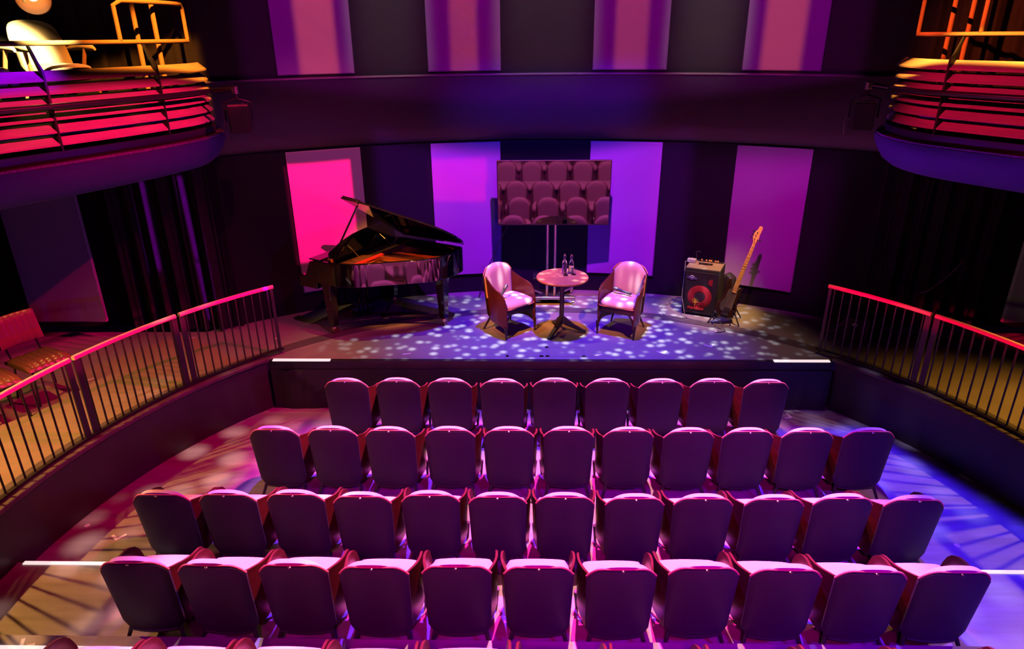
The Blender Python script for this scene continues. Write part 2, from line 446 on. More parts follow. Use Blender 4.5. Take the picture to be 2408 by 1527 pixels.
# ------------------------------------------------------------------ round table and what stands on it
t = thing('round_table', 'small round cherry pedestal table between the two stage armchairs', 'table', (.185, 8.02, 0), .1)
mb = MB(); mb.lathe([(.001, .722), (.316, .722), (.322, .728), (.322, .744), (.317, .75), (.001, .75)], 56); mb.build('table_top', M['tabletop'], t, angle=30)
mb = MB(); mb.lathe([(.001, .16), (.033, .16), (.03, .2), (.028, .69), (.10, .712), (.10, .722), (.001, .722)], 20); mb.build('column', M['darkmetal'], t)
for a in (237, 352, 108):
    a = R_(a - 5.7); d = V((math.cos(a), math.sin(a), 0)); w = V((-d.y, d.x, 0))
    mb = MB(); A = []; B = []
    for u, zt, zb, hw in ((.0, .23, .13, .026), (.06, .19, .10, .026), (.15, .115, .07, .025), (.27, .05, .018, .022), (.315, .032, .010, .02)):
        A.append([d * u - w * hw + V((0, 0, zt)), d * u + w * hw + V((0, 0, zt))]); B.append([d * u - w * hw + V((0, 0, zb)), d * u + w * hw + V((0, 0, zb))])
    mb.sheet(A, B); f = mb.build('foot', M['darkmetal'], t, angle=30)
    mb = MB(); mb.lathe([(.012, 0), (.015, .004), (.015, .012)], 10, d * .30); mb.build('foot_glide', M['chrome'], f)
def bottle(loc, l):
    t = thing('water_bottle', l, 'bottle', loc, 0, 'bottles on the stage table')
    mb = MB(); mb.lathe([(.001, 0), (.028, 0), (.032, .006), (.032, .12), (.028, .15), (.014, .18), (.012, .215), (.0145, .22), (.0145, .228), (.001, .228)], 24); mb.build('body', M['glass'], t)
    mb = MB(); mb.lathe([(.001, .228), (.010, .228), (.0125, .236), (.0125, .245), (.008, .252), (.001, .254)], 14)
    mb.tube([(.016, 0, .205), (.017, 0, .235), (0, 0, .246), (-.017, 0, .235), (-.016, 0, .205)], .0016, 6); mb.build('stopper', M['chrome'], t)
    return t
b1 = bottle((.215, 8.14, .7505), 'clear glass bottle on the round table, the left one of two')
b2 = dup(b1, (.300, 8.14, .7505), .3, 'clear glass bottle with pale label on the round table, the right one')
mb = MB(); mb.lathe([(.0325, .03), (.0328, .03), (.0328, .105), (.0325, .105)], 24); mb.build('paper_label', M['label'], b2)
for x, y, l in ((.228, 8.055, 'small tumbler in front of the left bottle'), (.325, 8.075, 'small tumbler in front of the right bottle')):
    mb = MB(); mb.lathe([(.001, 0), (.031, 0), (.035, .085), (.0328, .085), (.029, .008), (.001, .008)], 22)
    o = mb.build('tumbler', M['glass']); o.location = (x, y, .7505); tag(o, l, 'glass', 'tumblers on the stage table')
def microphone(loc, d, l):
    d = V(d).normalized(); o = thing('microphone', l, 'microphone', loc)
    o.rotation_mode = 'QUATERNION'; o.rotation_quaternion = d.to_track_quat('Z', 'Y')
    mb = MB(); mb.lathe([(.001, -.12), (.016, -.12), (.017, -.10), (.0155, 0), (.020, .07), (.022, .08), (.001, .08)], 16); mb.build('handle', M['mic'], o)
    mb = MB(); mb.lathe([(.001, .08), (.024, .08), (.026, .1), (.022, .125), (.010, .14), (.001, .141)], 16); mb.build('grille', M['micgrille'], o)
microphone((.955, 8.125, .515), (-.22, .16, .03), 'black microphone lying across the seat of the right stage armchair')
microphone((-.565, 7.93, .545), (.14, .10, .25), 'black microphone leaning on the arm of the left stage armchair')

# ------------------------------------------------------------------ television on its trolley
t = thing('tv_stand', 'twin column steel television trolley behind the round table', 'tv stand', (.08, 9.12, 0))
for x in (-.053, .053):
    mb = MB(); mb.lathe([(.001, .12), (.020, .12), (.020, 1.75), (.001, 1.75)], 16, (x, 0, 0)); mb.build('column', M['steel'], t)
mb = MB(); mb.prism([(-.34, -.17), (.34, -.17), (.34, -.12), (.10, .0), (.34, .30), (.34, .36), (-.34, .36), (-.34, .30), (-.10, .0), (-.34, -.12)], .085, .125); mb.build('base', M['steel'], t, bevel=.006)
mb = MB(); mb.box((-.02, .06, .36), (.46, .26, .018)); mb.build('shelf', M['darkmetal'], t, bevel=.004)
mb = MB(); mb.box((0, -.01, 1.57), (.5, .03, .42)); mb.build('mount_plate', M['darkmetal'], t)
for x in (-.31, .31):
    for y in (-.15, .34):
        mb = MB(); mb.tube([(x - .014, y, .038), (x + .014, y, .038)], .038, 16); mb.box((x, y, .074), (.05, .05, .022)); mb.build('caster', M['chrome'], t)
t = thing('television', 'large switched off flat television with the seats mirrored in its screen', 'television', (.098, 9.015, 1.565)); t.rotation_euler.x = R_(3.5)
mb = MB(); mb.box((0, .028, 0), (1.50, .05, .875)); mb.build('housing', M['bezel'], t, bevel=.006)
mb = MB(); mb.box((0, .0015, .006), (1.478, .004, .845)); mb.build('screen', M['screen'], t)
mb = MB(); mb.box((0, .004, .441), (1.5, .03, .006)); mb.build('top_trim', M['steel'], t)
mb = MB(); mb.tube([(-.5, 9.10, 1.14), (-.60, 9.16, .95), (-.74, 9.22, .62), (-.87, 9.26, .33), (-.93, 9.27, .10), (-.95, 9.24, .012)], .007, 6)
tag(mb.build('tv_cable', M['cable']), 'thin dark cable hanging from the television towards the piano', 'cable')

# ------------------------------------------------------------------ grand piano: x = keyboard to tail, y = treble to bass
PW = 1.38
PIANO = thing('grand_piano', 'black lacquered grand piano with raised lid on the left of the stage', 'piano', (-2.88, 7.95, 0), math.atan2(-.475, .88))
def cr(pts, n=6):
    out = []
    for i in range(len(pts) - 1):
        p0, p1, p2, p3 = pts[max(0, i - 1)], pts[i], pts[i + 1], pts[min(len(pts) - 1, i + 2)]
        for k in range(n):
            t = k / n
            out.append(tuple(.5 * (2 * p1[d] + (p2[d] - p0[d]) * t + (2 * p0[d] - 5 * p1[d] + 4 * p2[d] - p3[d]) * t * t + (3 * p1[d] - p0[d] - 3 * p2[d] + p3[d]) * t ** 3) for d in (0, 1)))
    out.append(pts[-1]); return out
bent = cr([(.18, 0), (.34, .01), (.50, .06), (.65, .15), (.80, .285), (.96, .43), (1.11, .56), (1.24, .69), (1.33, .85), (1.375, 1.05), (1.36, 1.25), (1.29, 1.35), (1.18, 1.38)])
outline = [(0, 0)] + bent + [(0, PW)]
def inset(poly, d):
    n = len(poly); out = []
    for i in range(n):
        a, b, c = V(poly[i - 1]), V(poly[i]), V(poly[(i + 1) % n])
        e1 = (b - a).normalized(); e2 = (c - b).normalized()
        n1 = V((-e1.y, e1.x)); n2 = V((-e2.y, e2.x)); m = (n1 + n2)
        m = m / max(.4, m.dot(n1)) if m.length > 1e-6 else n1
        out.append((b.x + m.x * d, b.y + m.y * d))
    return out
inner = inset(outline, .045)
Z0, Z1 = .69, .985
mb = MB(); n = len(outline)      # rim: ring of wall, open at the keyboard side above the key bed
vs = [V((*p, Z0)) for p in outline] + [V((*p, Z1)) for p in outline] + [V((*p, Z1)) for p in inner] + [V((*p, Z0)) for p in inner]
fs = []
for i in range(n):
    j = (i + 1) % n
    fs += [(i, j, n + j, n + i), (n + i, n + j, 2 * n + j, 2 * n + i), (2 * n + i, 2 * n + j, 3 * n + j, 3 * n + i), (3 * n + i, 3 * n + j, j, i)]
mb.add(vs, fs); mb.build('rim', M['piano'], PIANO, angle=30, bevel=.006)
mb = MB(); mb.prism(inset(outline, .05), .72, .74); mb.build('bottom_board', M['piano'], PIANO)
# key bed with cheeks, fallboard and keys in front of the rim
mb = MB(); mb.box((-.13, PW / 2, .64), (.30, PW, .06)); mb.build('key_bed', M['piano'], PIANO, bevel=.008)
for y in (.05, PW - .05):
    mb = MB(); mb.prism([(-.27, .66), (.02, .66), (.02, .97), (-.06, .96), (-.12, .84), (-.16, .765), (-.27, .755)], y - .05, y + .05, Matrix(((1, 0, 0, 0), (0, 0, 1, 0), (0, 1, 0, 0), (0, 0, 0, 1)))); mb.build('cheek', M['piano'], PIANO, bevel=.006)
mb = MB(); mb.box((-.17, PW / 2, .70), (.15, 1.22, .035)); k = mb.build('keys', M['key_w'], PIANO)
mb = MB()
for i in range(52):
    if i % 7 in (0, 1, 3, 4, 5): mb.box((-.145, .09 + 1.2 * (i + 1) / 53, .722), (.09, .011, .014))
mb.build('black_keys', M['piano'], k)
mb = MB(); mb.box((-.06, PW / 2, .80), (.03, 1.22, .17), Matrix.Rotation(-.25, 3, 'Y')); mb.build('fallboard', M['piano'], PIANO)
mb = MB(); mb.box((.03, PW / 2, .993), (.18, PW, .018)); mb.build('front_lid', M['piano'], PIANO, bevel=.005)
# inside
mb = MB(); mb.prism(inset(outline, .047), .80, .815); mb.build('soundboard', M['sound'], PIANO)
mb = MB()
pl = inset(outline, .06)
ring_i = inset(outline, .20)
vs = [V((*p, .86)) for p in pl] + [V((*p, .86)) for p in ring_i]; m_ = len(pl)
vs += [V((*p, .845)) for p in pl] + [V((*p, .845)) for p in ring_i]
fs = []
for i in range(m_):
    j = (i + 1) % m_
    fs += [(i, j, m_ + j, m_ + i), (2 * m_ + i, 3 * m_ + i, 3 * m_ + j, 2 * m_ + j), (m_ + i, m_ + j, 3 * m_ + j, 3 * m_ + i), (i, 2 * m_ + i, 2 * m_ + j, j)]
mb.add(vs, fs)
mb.box((.24, PW / 2, .868), (.20, PW - .14, .03))
for y0, x1, y1 in ((.42, .86, .52), (.74, 1.15, .86), (1.02, 1.25, 1.12)):
    a = V((.30, y0, .875)); b = V((x1, y1, .875)); d = (b - a); ang = math.atan2(d.y, d.x)
    mb.box((a + b) / 2, (d.length, .035, .035), Matrix.Rotation(ang, 3, 'Z'))
mb.build('iron_plate', M['plate'], PIANO, bevel=.004)
mb = MB()
for i in range(60):
    y = .10 + 1.18 * i / 59
    xe = max((x for x, yy in bent if abs(yy - y) < .09), default=1.2) - .22
    mb.tube([(.33, y, .885), (max(.45, xe), y + .02, .885)], .0016, 4)
s_ = mb.build('strings', M['string'], PIANO); s_['kind'] = 'stuff'
mb = MB(); mb.box((.345, PW / 2, .892), (.012, PW - .16, .012)); mb.build('agraffe_bar', M['brass'], PIANO)
mb = MB(); mb.box((.42, PW / 2, .905), (.035, PW - .22, .035)); mb.build('damper_rail', M['felt'], PIANO, bevel=.006)
mb = MB(); mb.prism(cr([(.96, .62), (1.05, .78), (1.12, .98), (1.13, 1.15)], 5) + [(1.02, 1.18), (.98, 1.0), (.90, .78), (.86, .66)], .862, .868); mb.build('felt_strip', M['felt'], PIANO)
# music desk, standing parallel to the keyboard
T = Matrix.Translation((.235, PW / 2, 1.0)) @ Matrix.Rotation(R_(-14), 4, 'Y') @ Matrix(((0, 0, 1, 0), (1, 0, 0, 0), (0, 1, 0, 0), (0, 0, 0, 1)))
desk = cr([(-.62, 0), (-.63, .05), (-.60, .10), (-.40, .165), (-.15, .215), (.15, .235), (.42, .225), (.58, .215)], 4) + [(.62, .20), (.62, 0)]
mb = MB(); mb.prism(desk, -.010, .010, T); d_ = mb.build('music_desk', M['piano'], PIANO, bevel=.004)
mb = MB()
for y in (.34, .95): mb.tube([(.44, y, 1.0), (.33, y + .02, 1.07), (.25, y + .03, 1.11)], .008, 6)
mb.build('desk_hinge', M['brass'], d_)
# lid: hinged on the bass side, front flap folded back on top of it
PH = R_(32.5)
def lidpt(x, y, h=0):
    w = PW - y; return V((x, PW - w * math.cos(PH) + h * math.sin(PH), 1.0 + w * math.sin(PH) + h * math.cos(PH)))
lo = [(.36, -.01)] + [(x, y - .01) for x, y in bent if x > .40] + [(1.1, PW), (.36, PW)]
lo = [(.36, 0.0)] + [p for p in bent if p[0] > .40 and p[1] < 1.34] + [(1.30, PW), (.36, PW)]
mb = MB(); k = len(lo)
vs = [lidpt(x, y, 0) for x, y in lo] + [lidpt(x, y, .022) for x, y in lo]
mb.add(vs, [tuple(range(k)), tuple(range(2 * k - 1, k - 1, -1))] + [(i, (i + 1) % k, k + (i + 1) % k, k + i) for i in range(k)])
lid = mb.build('lid', M['piano'], PIANO, bevel=.004)
mb = MB(); fl = [(.37, .005), (.55, .09), (.55, PW), (.37, PW)]
vs = [lidpt(x, y, .024) for x, y in fl] + [lidpt(x, y, .042) for x, y in fl]
mb.add(vs, [(0, 1, 2, 3), (7, 6, 5, 4)] + [(i, (i + 1) % 4, 4 + (i + 1) % 4, 4 + i) for i in range(4)]); mb.build('folded_flap', M['piano'], lid, bevel=.004)
mb = MB(); mb.tube([(.23, .07, .96), lidpt(.50, .16, -.01)], .011, 8); pr = mb.build('lid_prop', M['piano'], PIANO)
mb = MB(); mb.box((.23, .07, .985), (.05, .045, .07)); mb.build('prop_socket', M['brass'], pr)
for x, y in ((.14, .09), (.14, PW - .09), (1.22, .98)):
    mb = MB(); A = []; B = []
    for z, w in ((.11, .042), (.14, .044), (.62, .064), (.69, .075)):
        A.append([V((x - w, y - w, z)), V((x + w, y - w, z))]); B.append([V((x - w, y + w, z)), V((x + w, y + w, z))])
    mb.sheet(A, B); lg = mb.build('leg', M['piano'], PIANO, angle=30, bevel=.006)
    mb = MB(); mb.tube([(x - .018, y + .02, .042), (x + .018, y + .02, .042)], .042, 18); mb.lathe([(.03, .06), (.035, .085), (.022, .112)], 14, (x, y, 0)); mb.build('caster', M['brass'], lg)
mb = MB()
for y in (-.10, .0, .10): mb.tube([(.13 + abs(y) * .2, PW / 2 + y, .68), (.11, PW / 2 + y * .8, .14)], .013, 8)
mb.box((.10, PW / 2, .11), (.13, .30, .06))
ly = mb.build('pedal_lyre', M['piano'], PIANO)
for y in (-.07, 0, .07):
    mb = MB(); mb.box((.0, PW / 2 + y, .085), (.15, .035, .012)); mb.build('pedal', M['brass'], ly, bevel=.004)
# trolley under the piano legs
t = thing('piano_trolley', 'low three armed wheeled trolley carrying the grand piano', 'trolley', (-2.88, 7.95, 0), math.atan2(-.475, .88))
cen = V((.55, .62, .13))
mb = MB(); mb.lathe([(.001, .115), (.07, .115), (.07, .145), (.001, .145)], 18, (cen.x, cen.y, 0)); mb.build('hub', M['darkmetal'], t)
for x, y in ((.14, .09), (.14, PW - .09), (1.22, .98)):
    e = V((x, y, .13)); d = (e - cen); p = cen + d * .06; q = e - d.normalized() * .07
    mb = MB(); mb.tube([p, q], .021, 8); mb.build('arm', M['darkmetal'], t)

# ------------------------------------------------------------------ bass amplifier
AMPR = math.atan2(-.406, .914)
t = thing('bass_amplifier', 'black bass combo amplifier with red speaker ring, right of the stage', 'amplifier', (2.125, 8.74, 0), AMPR)
AW, AD, AH = .46, .40, .655
mb = MB()
for y0, y1 in ((-AD / 2 + .012, AD / 2),):
    mb.box((0, .006, AH / 2 + .01), (AW, AD - .012, AH - .02))
mb.build('cabinet', M['amp'], t, bevel=.012)
mb = MB(); mb.box((0, .0, AH + .001), (AW - .02, AD - .03, .006)); mb.build('top_cover', M['amptop'], t)
mb = MB(); mb.box((0, -AD / 2 + .004, .325), (AW - .04, .012, .58)); mb.build('grille', M['grille'], t, bevel=.003)
rx = Matrix.Rotation(R_(90), 3, 'X')
FY = -AD / 2 - .003
mb = MB(); mb.lathe([(.070, 0), (.075, .004), (.152, .004), (.158, .001), (.158, 0)], 44, (-.005, FY, .275), rx); ob = mb.build('speaker_ring', M['redcone'], t)
mb = MB(); mb.lathe([(.001, .006), (.04, .006), (.068, .003), (.07, 0)], 30, (-.005, FY, .275), rx); mb.build('dust_cap', M['conecap'], ob)
mb = MB(); mb.prism([(.045 * math.cos(a), .045 * math.sin(a)) for a in frange(PI * .42, PI * 1.58, 20)], 0, .004, Matrix.Translation((.135, FY, .49)) @ Matrix.Rotation(R_(90), 4, 'X')); mb.build('tweeter_horn', M['redcone'], t)
mb = MB(); mb.lathe([(.001, .003), (.030, .003), (.033, 0)], 26, (-.125, FY, .53), rx); st = mb.build('badge', M['sticker'], t)
mb = MB(); mb.box((-.125, FY - .004, .528), (.125, .003, .024), Matrix.Rotation(R_(4), 3, 'Y')); mb.lathe([(.018, .006), (.026, .006), (.026, .005), (.018, .005)], 20, (-.125, FY, .53), rx); mb.build('badge_ribbon', M['stickdark'], st)
mb = MB(); mb.tube([(-.055, FY - .006, .145), (-.052, FY - .006, .19), (-.055, FY - .006, .215)], .004, 6)
rnd = random.Random(3)
for i in range(46):
    a = rnd.uniform(0, 2 * PI); r = .036 * math.sqrt(rnd.random())
    mb.box((-.055 + r * math.cos(a) * 1.05, FY - .007, .218 + r * math.sin(a)), (.006, .003, .006), Matrix.Rotation(a, 3, 'Y'))
mb.build('tree_emblem', M['treegold'], t)
def text_mesh(body, size, name, m, parent, Mx, ext=.002, shear=0.0):
    cu = bpy.data.curves.new('t', 'FONT'); cu.body = body; cu.size = size; cu.extrude = ext; cu.align_x = 'CENTER'; cu.shear = shear; cu.offset = .0012
    o = bpy.data.objects.new('t', cu); C.objects.link(o)
    me = bpy.data.meshes.new_from_object(o.evaluated_get(bpy.context.evaluated_depsgraph_get()))
    bpy.data.objects.remove(o); me.transform(Mx); me.name = name
    r = bpy.data.objects.new(name, me); C.objects.link(r); me.materials.clear(); me.materials.append(m)
    if parent: r.parent = parent
    return r
text_mesh('markbass', .066, 'lettering', M['redtext'], t, Matrix.Translation((-.045, FY - .006, .095)) @ Matrix.Rotation(R_(90), 4, 'X') @ Matrix.Scale(.86, 4, (1, 0, 0)), shear=.12)
text_mesh('m', .034, 'lettering', M['sticker'], st, Matrix.Translation((-.125, FY - .007, .522)) @ Matrix.Rotation(R_(90), 4, 'X'), ext=.001)
mb = MB(); mb.box((-.005, .03, AH + .006), (.18, .09, .006)); hd = mb.build('handle_plate', M['brass'], t, bevel=.002)
mb = MB(); mb.box((-.045, .03, AH + .0095), (.06, .065, .003)); mb.box((.04, .03, AH + .0095), (.06, .065, .003)); mb.build('handle_recess', M['darkmetal'], hd)
mb = MB(); mb.box((.04, .165, AH + .006), (.34, .05, .012)); cp = mb.build('control_panel', M['darkmetal'], t)
for x in (-.08, -.02, .02, .045, .10, .13):
    mb = MB(); mb.lathe([(.001, 0), (.012, 0), (.011, .018), (.001, .018)], 12, (x, .16, AH + .012)); mb.build('knob', M['yellow'], cp)
for x in (-.18, .18):
    for y in (-.15, .15):
        mb = MB(); mb.lathe([(.001, 0), (.022, 0), (.026, .02), (.001, .02)], 12, (x, y, 0)); mb.build('foot', M['darkmetal'], t)
t2 = thing('effects_pedal', 'small pale box with a switch lying on the amplifier top', 'pedal', (1.97, 8.875, AH + .0045), AMPR - .1)
mb = MB(); mb.box((0, 0, .025), (.11, .07, .05)); mb.build('case', M['sticker'], t2, bevel=.006)
for x in (-.03, .03):
    mb = MB(); mb.lathe([(.001, 0), (.009, 0), (.008, .014), (.001, .014)], 10, (x, .012, .05)); mb.build('knob', M['darkmetal'], t2)
mb = MB(); mb.tube([(2.03, 8.91, AH + .012), (2.045, 8.93, AH + .08), (2.03, 8.94, AH + .12), (2.07, 8.945, AH + .135), (2.09, 8.93, AH + .125)], .005, 6)
tag(mb.build('patch_lead', M['cable']), 'short looped lead standing up behind the amplifier top', 'cable')
mb = MB(); mb.tube([(1.97, 8.90, AH + .02), (1.88, 8.86, AH + .02), (1.86, 8.76, AH - .02), (1.845, 8.70, .50), (1.83, 8.66, .25), (1.86, 8.54, .03), (1.89, 8.47, .008), (1.93, 8.45, .008)], .005, 6)
tag(mb.build('instrument_cable', M['greycable']), 'thin grey cable running down the left side of the amplifier', 'cable')
mb = MB(); mb.tube([(1.83, 8.62, .006), (1.84, 8.54, .006), (1.9, 8.46, .006), (2.0, 8.40, .006), (2.1, 8.36, .006), (2.2, 8.33, .006)], .005, 6)
mb.tube([(1.89, 8.98, .006), (1.75, 9.0, .006), (1.63, 8.92, .006), (1.57, 8.76, .006), (1.60, 8.6, .006), (1.68, 8.46, .006), (1.78, 8.39, .006), (1.9, 8.40, .006)], .0045, 6)
tag(mb.build('floor_cable', M['greycable']), 'grey cable looping over the stage floor in front of the amplifier', 'cable')
t = thing('instrument_bag', 'black padded bag standing behind the amplifier and bass', 'bag', (2.50, 8.90, 0), AMPR - .2)
mb = MB(); mb.prism([(-.12, 0), (.12, 0), (.13, .2), (.09, .44), (.0, .50), (-.09, .44), (-.13, .2)], -.07, .07, Matrix.Rotation(R_(90), 4, 'X')); mb.build('body', M['amp'], t, bevel=.03)
mb = MB(); mb.tube([(.02, -.075, .36), (.05, -.10, .40), (.08, -.075, .40)], .008, 6); mb.build('strap', M['cable'], t)

# ------------------------------------------------------------------ bass guitar on its stand (local z along the neck, face -Y)
BR = thing('bass_guitar', 'dark bass guitar with maple neck leaning on a stand beside the amplifier', 'guitar', (2.29, 8.27, .115))
BR.rotation_euler = (R_(-12), R_(22.5), R_(6))
body = cr([(-.09, .0), (-.145, .03), (-.16, .12), (-.125, .22), (-.125, .30), (-.15, .40), (-.135, .47), (-.10, .485), (-.065, .43), (-.03, .385), (.03, .38), (.06, .41), (.085, .425), (.115, .395), (.115, .32), (.11, .24), (.15, .15), (.155, .06), (.10, .005), (0, -.01), (-.09, 0)], 5)[:-1]
body = [(x * .92, z) for x, z in body]
TX = Matrix(((1, 0, 0, 0), (0, 0, 1, 0), (0, 1, 0, 0), (0, 0, 0, 1)))
mb = MB(); mb.prism(body, -.02, .022, TX); bb = mb.build('body', M['bassbody'], BR, bevel=.010)
pg = cr([(-.10, .08), (-.115, .15), (-.085, .24), (-.08, .33), (-.04, .375), (.035, .375), (.05, .32), (.055, .22), (.06, .12), (.03, .06), (-.03, .05), (-.10, .08)], 4)[:-1]
mb = MB(); mb.prism(pg, -.026, -.0205, TX); mb.build('pickguard', M['pickguard'], bb, bevel=.001)
mb = MB(); mb.box((0, -.028, .10), (.085, .012, .05)); mb.build('pickup', M['darkmetal'], bb, bevel=.003)
mb = MB(); mb.box((-.01, -.03, .045), (.09, .014, .05)); mb.build('bridge', M['chrome'], bb, bevel=.002)
for x, z in ((.075, .20), (.09, .155), (.105, .11), (.095, .06)):
    mb = MB(); mb.lathe([(.001, 0), (.011, 0), (.010, .018), (.001, .018)], 12, (x, -.02, z), rx); mb.build('knob', M['chrome'], bb)
mb = MB(); mb.tube([(-.095, 0, .47), (-.12, -.0, .50)], .007, 8); mb.tube([(.105, 0, .41), (.118, 0, .435)], .007, 8); mb.build('strap_button', M['chrome'], bb)
mb = MB(); A = []; B = []
for z, w in ((.33, .031), (.5, .029), (.75, .025), (1.0, .021)):
    A.append([V((-w, -.034, z)), V((w, -.034, z))]); B.append([V((-w * .8, -.010, z)), V((w * .8, -.010, z))])
mb.sheet(A, B); nk = mb.build('neck', M['maple'], BR, bevel=.004)
mb = MB()
for i in range(20):
    z = 1.0 - .66 * (1 - 2 ** (-(i + 1) / 12)) / (1 - 2 ** (-21 / 12)); w = .021 + (.031 - .021) * (1.0 - z) / .67
    mb.box((0, -.0345, z), (2 * w, .003, .003))
mb.build('frets', M['steel'], nk)
hd = cr([(-.021, 1.0), (-.028, 1.03), (-.045, 1.06), (-.048, 1.12), (-.04, 1.155), (-.028, 1.17), (-.022, 1.19), (-.015, 1.225), (.01, 1.235), (.03, 1.22), (.032, 1.19), (.030, 1.12), (.036, 1.06), (.024, 1.02), (.021, 1.0)], 4)[:-1]
mb = MB(); mb.prism(hd, -.026, -.010, TX); h_ = mb.build('headstock', M['maple'], BR, bevel=.003)
for x, z in ((-.060, 1.065), (-.062, 1.105), (-.058, 1.145), (.055, 1.06)):
    s = 1 if x > 0 else -1
    mb = MB(); mb.tube([(x - s * .03, -.018, z), (x, -.018, z)], .004, 6); mb.box((x + s * .008, -.018, z), (.022, .008, .018)); mb.lathe([(.001, 0), (.006, 0), (.006, .012), (.001, .012)], 10, (x - s * .036, -.026, z), rx); mb.build('tuning_peg', M['steel'], h_)
for i, x in enumerate((-.018, -.006, .006, .018)):
    mb = MB(); mb.tube([(x * 1.5 - .005, -.040, .05), (x * .85, -.038, 1.0), (x * .85 + (-.01 if x < 0 else .008), -.034, 1.05)], .0013, 4); mb.build('string', M['string'], BR)
t = thing('guitar_stand', 'black tubular floor stand holding the dark bass guitar', 'guitar stand', (2.36, 8.38, 0), -.25)
mb = MB(); mb.tube([(0, .10, .42), (.0, .0, .20), (-.02, -.13, .12)], .011, 8); mb.build('upright', M['darkmetal'], t)
for p in ((-.22, -.14, .008), (.17, -.16, .008), (.20, .16, .008)):
    mb = MB(); mb.tube([(0, .06, .34), (p[0] * .6, p[1] * .5, .16), p], .009, 8); mb.build('leg', M['darkmetal'], t)
mb = MB()
for x in (-.14, .08): mb.tube([(-.02, -.05, .13), (x, -.06, .085), (x - .01, -.17, .08), (x - .01, -.19, .115)], .009, 8)
mb.build('cradle', M['darkmetal'], t)
mb = MB(); mb.tube([(2.19, 8.20, .10), (2.20, 8.13, .12), (2.24, 8.08, .06), (2.27, 8.03, .008), (2.20, 8.0, .006), (2.12, 7.99, .006)], .005, 6)
tag(mb.build('guitar_lead', M['cable']), 'dark lead dropping from the bass guitar body to the floor', 'cable')

# ------------------------------------------------------------------ guard railings round the pit
def railing(az0, az1, label, nb, first, last):
    t = thing('guard_railing', label, 'railing', (0, 0, 0), 0, 'guard railings round the pit')
    rr = RP + .055; zr = .845
    mb = MB(); mb.tube([ring(a, zr, rr) for a in frange(az0 + math.copysign(.25, az1 - az0), az1 - math.copysign(.25, az1 - az0), 22)], .024, 12); mb.build('handrail', M['rail'], t)
    mb = MB(); A = []; B = []
    for a in frange(az0, az1, 22):
        A.append([ring(a, .045, rr - .022), ring(a, .045, rr + .022)]); B.append([ring(a, .062, rr - .022), ring(a, .062, rr + .022)])
    mb.sheet(A, B); mb.build('bottom_rail', M['railmetal'], t)
    for a, w in ((az0 + math.copysign(.55, az1 - az0), first), (az1 - math.copysign(.55, az1 - az0), last)):
        mb = MB(); p = ring(a, 0, rr); mb.box((p.x, p.y, .425), (w, .014, .80), Matrix.Rotation(-R_(a) + PI / 2 * 0, 3, 'Z')); mb.build('post', M['railmetal'], t)
    for i in range(nb):
        a = az0 + (az1 - az0) * (i + 1) / (nb + 1)
        mb = MB(); mb.tube([ring(a, .055, rr), ring(a, .825, rr)], .009, 6); mb.build('baluster', M['railmetal'], t)
az_of = lambda x, y: math.degrees(math.atan2(x, y - PY))
LA = [az_of(-3.17, 7.38), az_of(-3.85, 6.47), az_of(-4.32, 5.44), -94]
RA = [az_of(3.12, 7.36), az_of(3.78, 6.45), az_of(4.30, 5.25), 92]
lab = ['left guard railing section beside the piano, nearest the stage', 'middle section of the left guard railing', 'left guard railing section nearest the camera, beside the ribbed chairs']
for i in range(3): railing(LA[i], LA[i + 1], lab[i], (11, 12, 15)[i], .035 if i == 0 else .06, .06)
lab = ['right guard railing section nearest the stage', 'second section of the right guard railing', 'right guard railing section nearest the camera, past the photo edge']
for i in range(3): railing(RA[i], RA[i + 1], lab[i], (11, 12, 15)[i], .035 if i == 0 else .06, .06)

# ------------------------------------------------------------------ balconies
BAL = {-1: [(-4.70, 4.3), (-4.66, 4.85), (-4.48, 5.42), (-4.22, 5.95), (-3.97, 6.5), (-3.78, 7.0), (-3.68, 7.4), (-3.67, 7.75), (-3.74, 8.05), (-3.92, 8.36)],
       1: [(4.62, 3.9), (4.50, 4.6), (4.26, 5.3), (3.98, 5.85), (3.70, 6.32), (3.48, 6.75), (3.42, 7.1), (3.44, 7.45), (3.56, 7.8), (3.80, 8.2)]}
def offs(pts, d, s):
    out = []
    for i, p in enumerate(pts):
        a = V(pts[max(0, i - 1)]); b = V(pts[min(len(pts) - 1, i + 1)]); e = (b - a).normalized()
        n = V((-e.y, e.x)) * -s * -1      # points away from the pit for both sides
        n = V((e.y, -e.x)) if s > 0 else V((-e.y, e.x))
        out.append(V(p) + n * d)
    return out
def P3(p, z): return V((p[0], p[1], z))
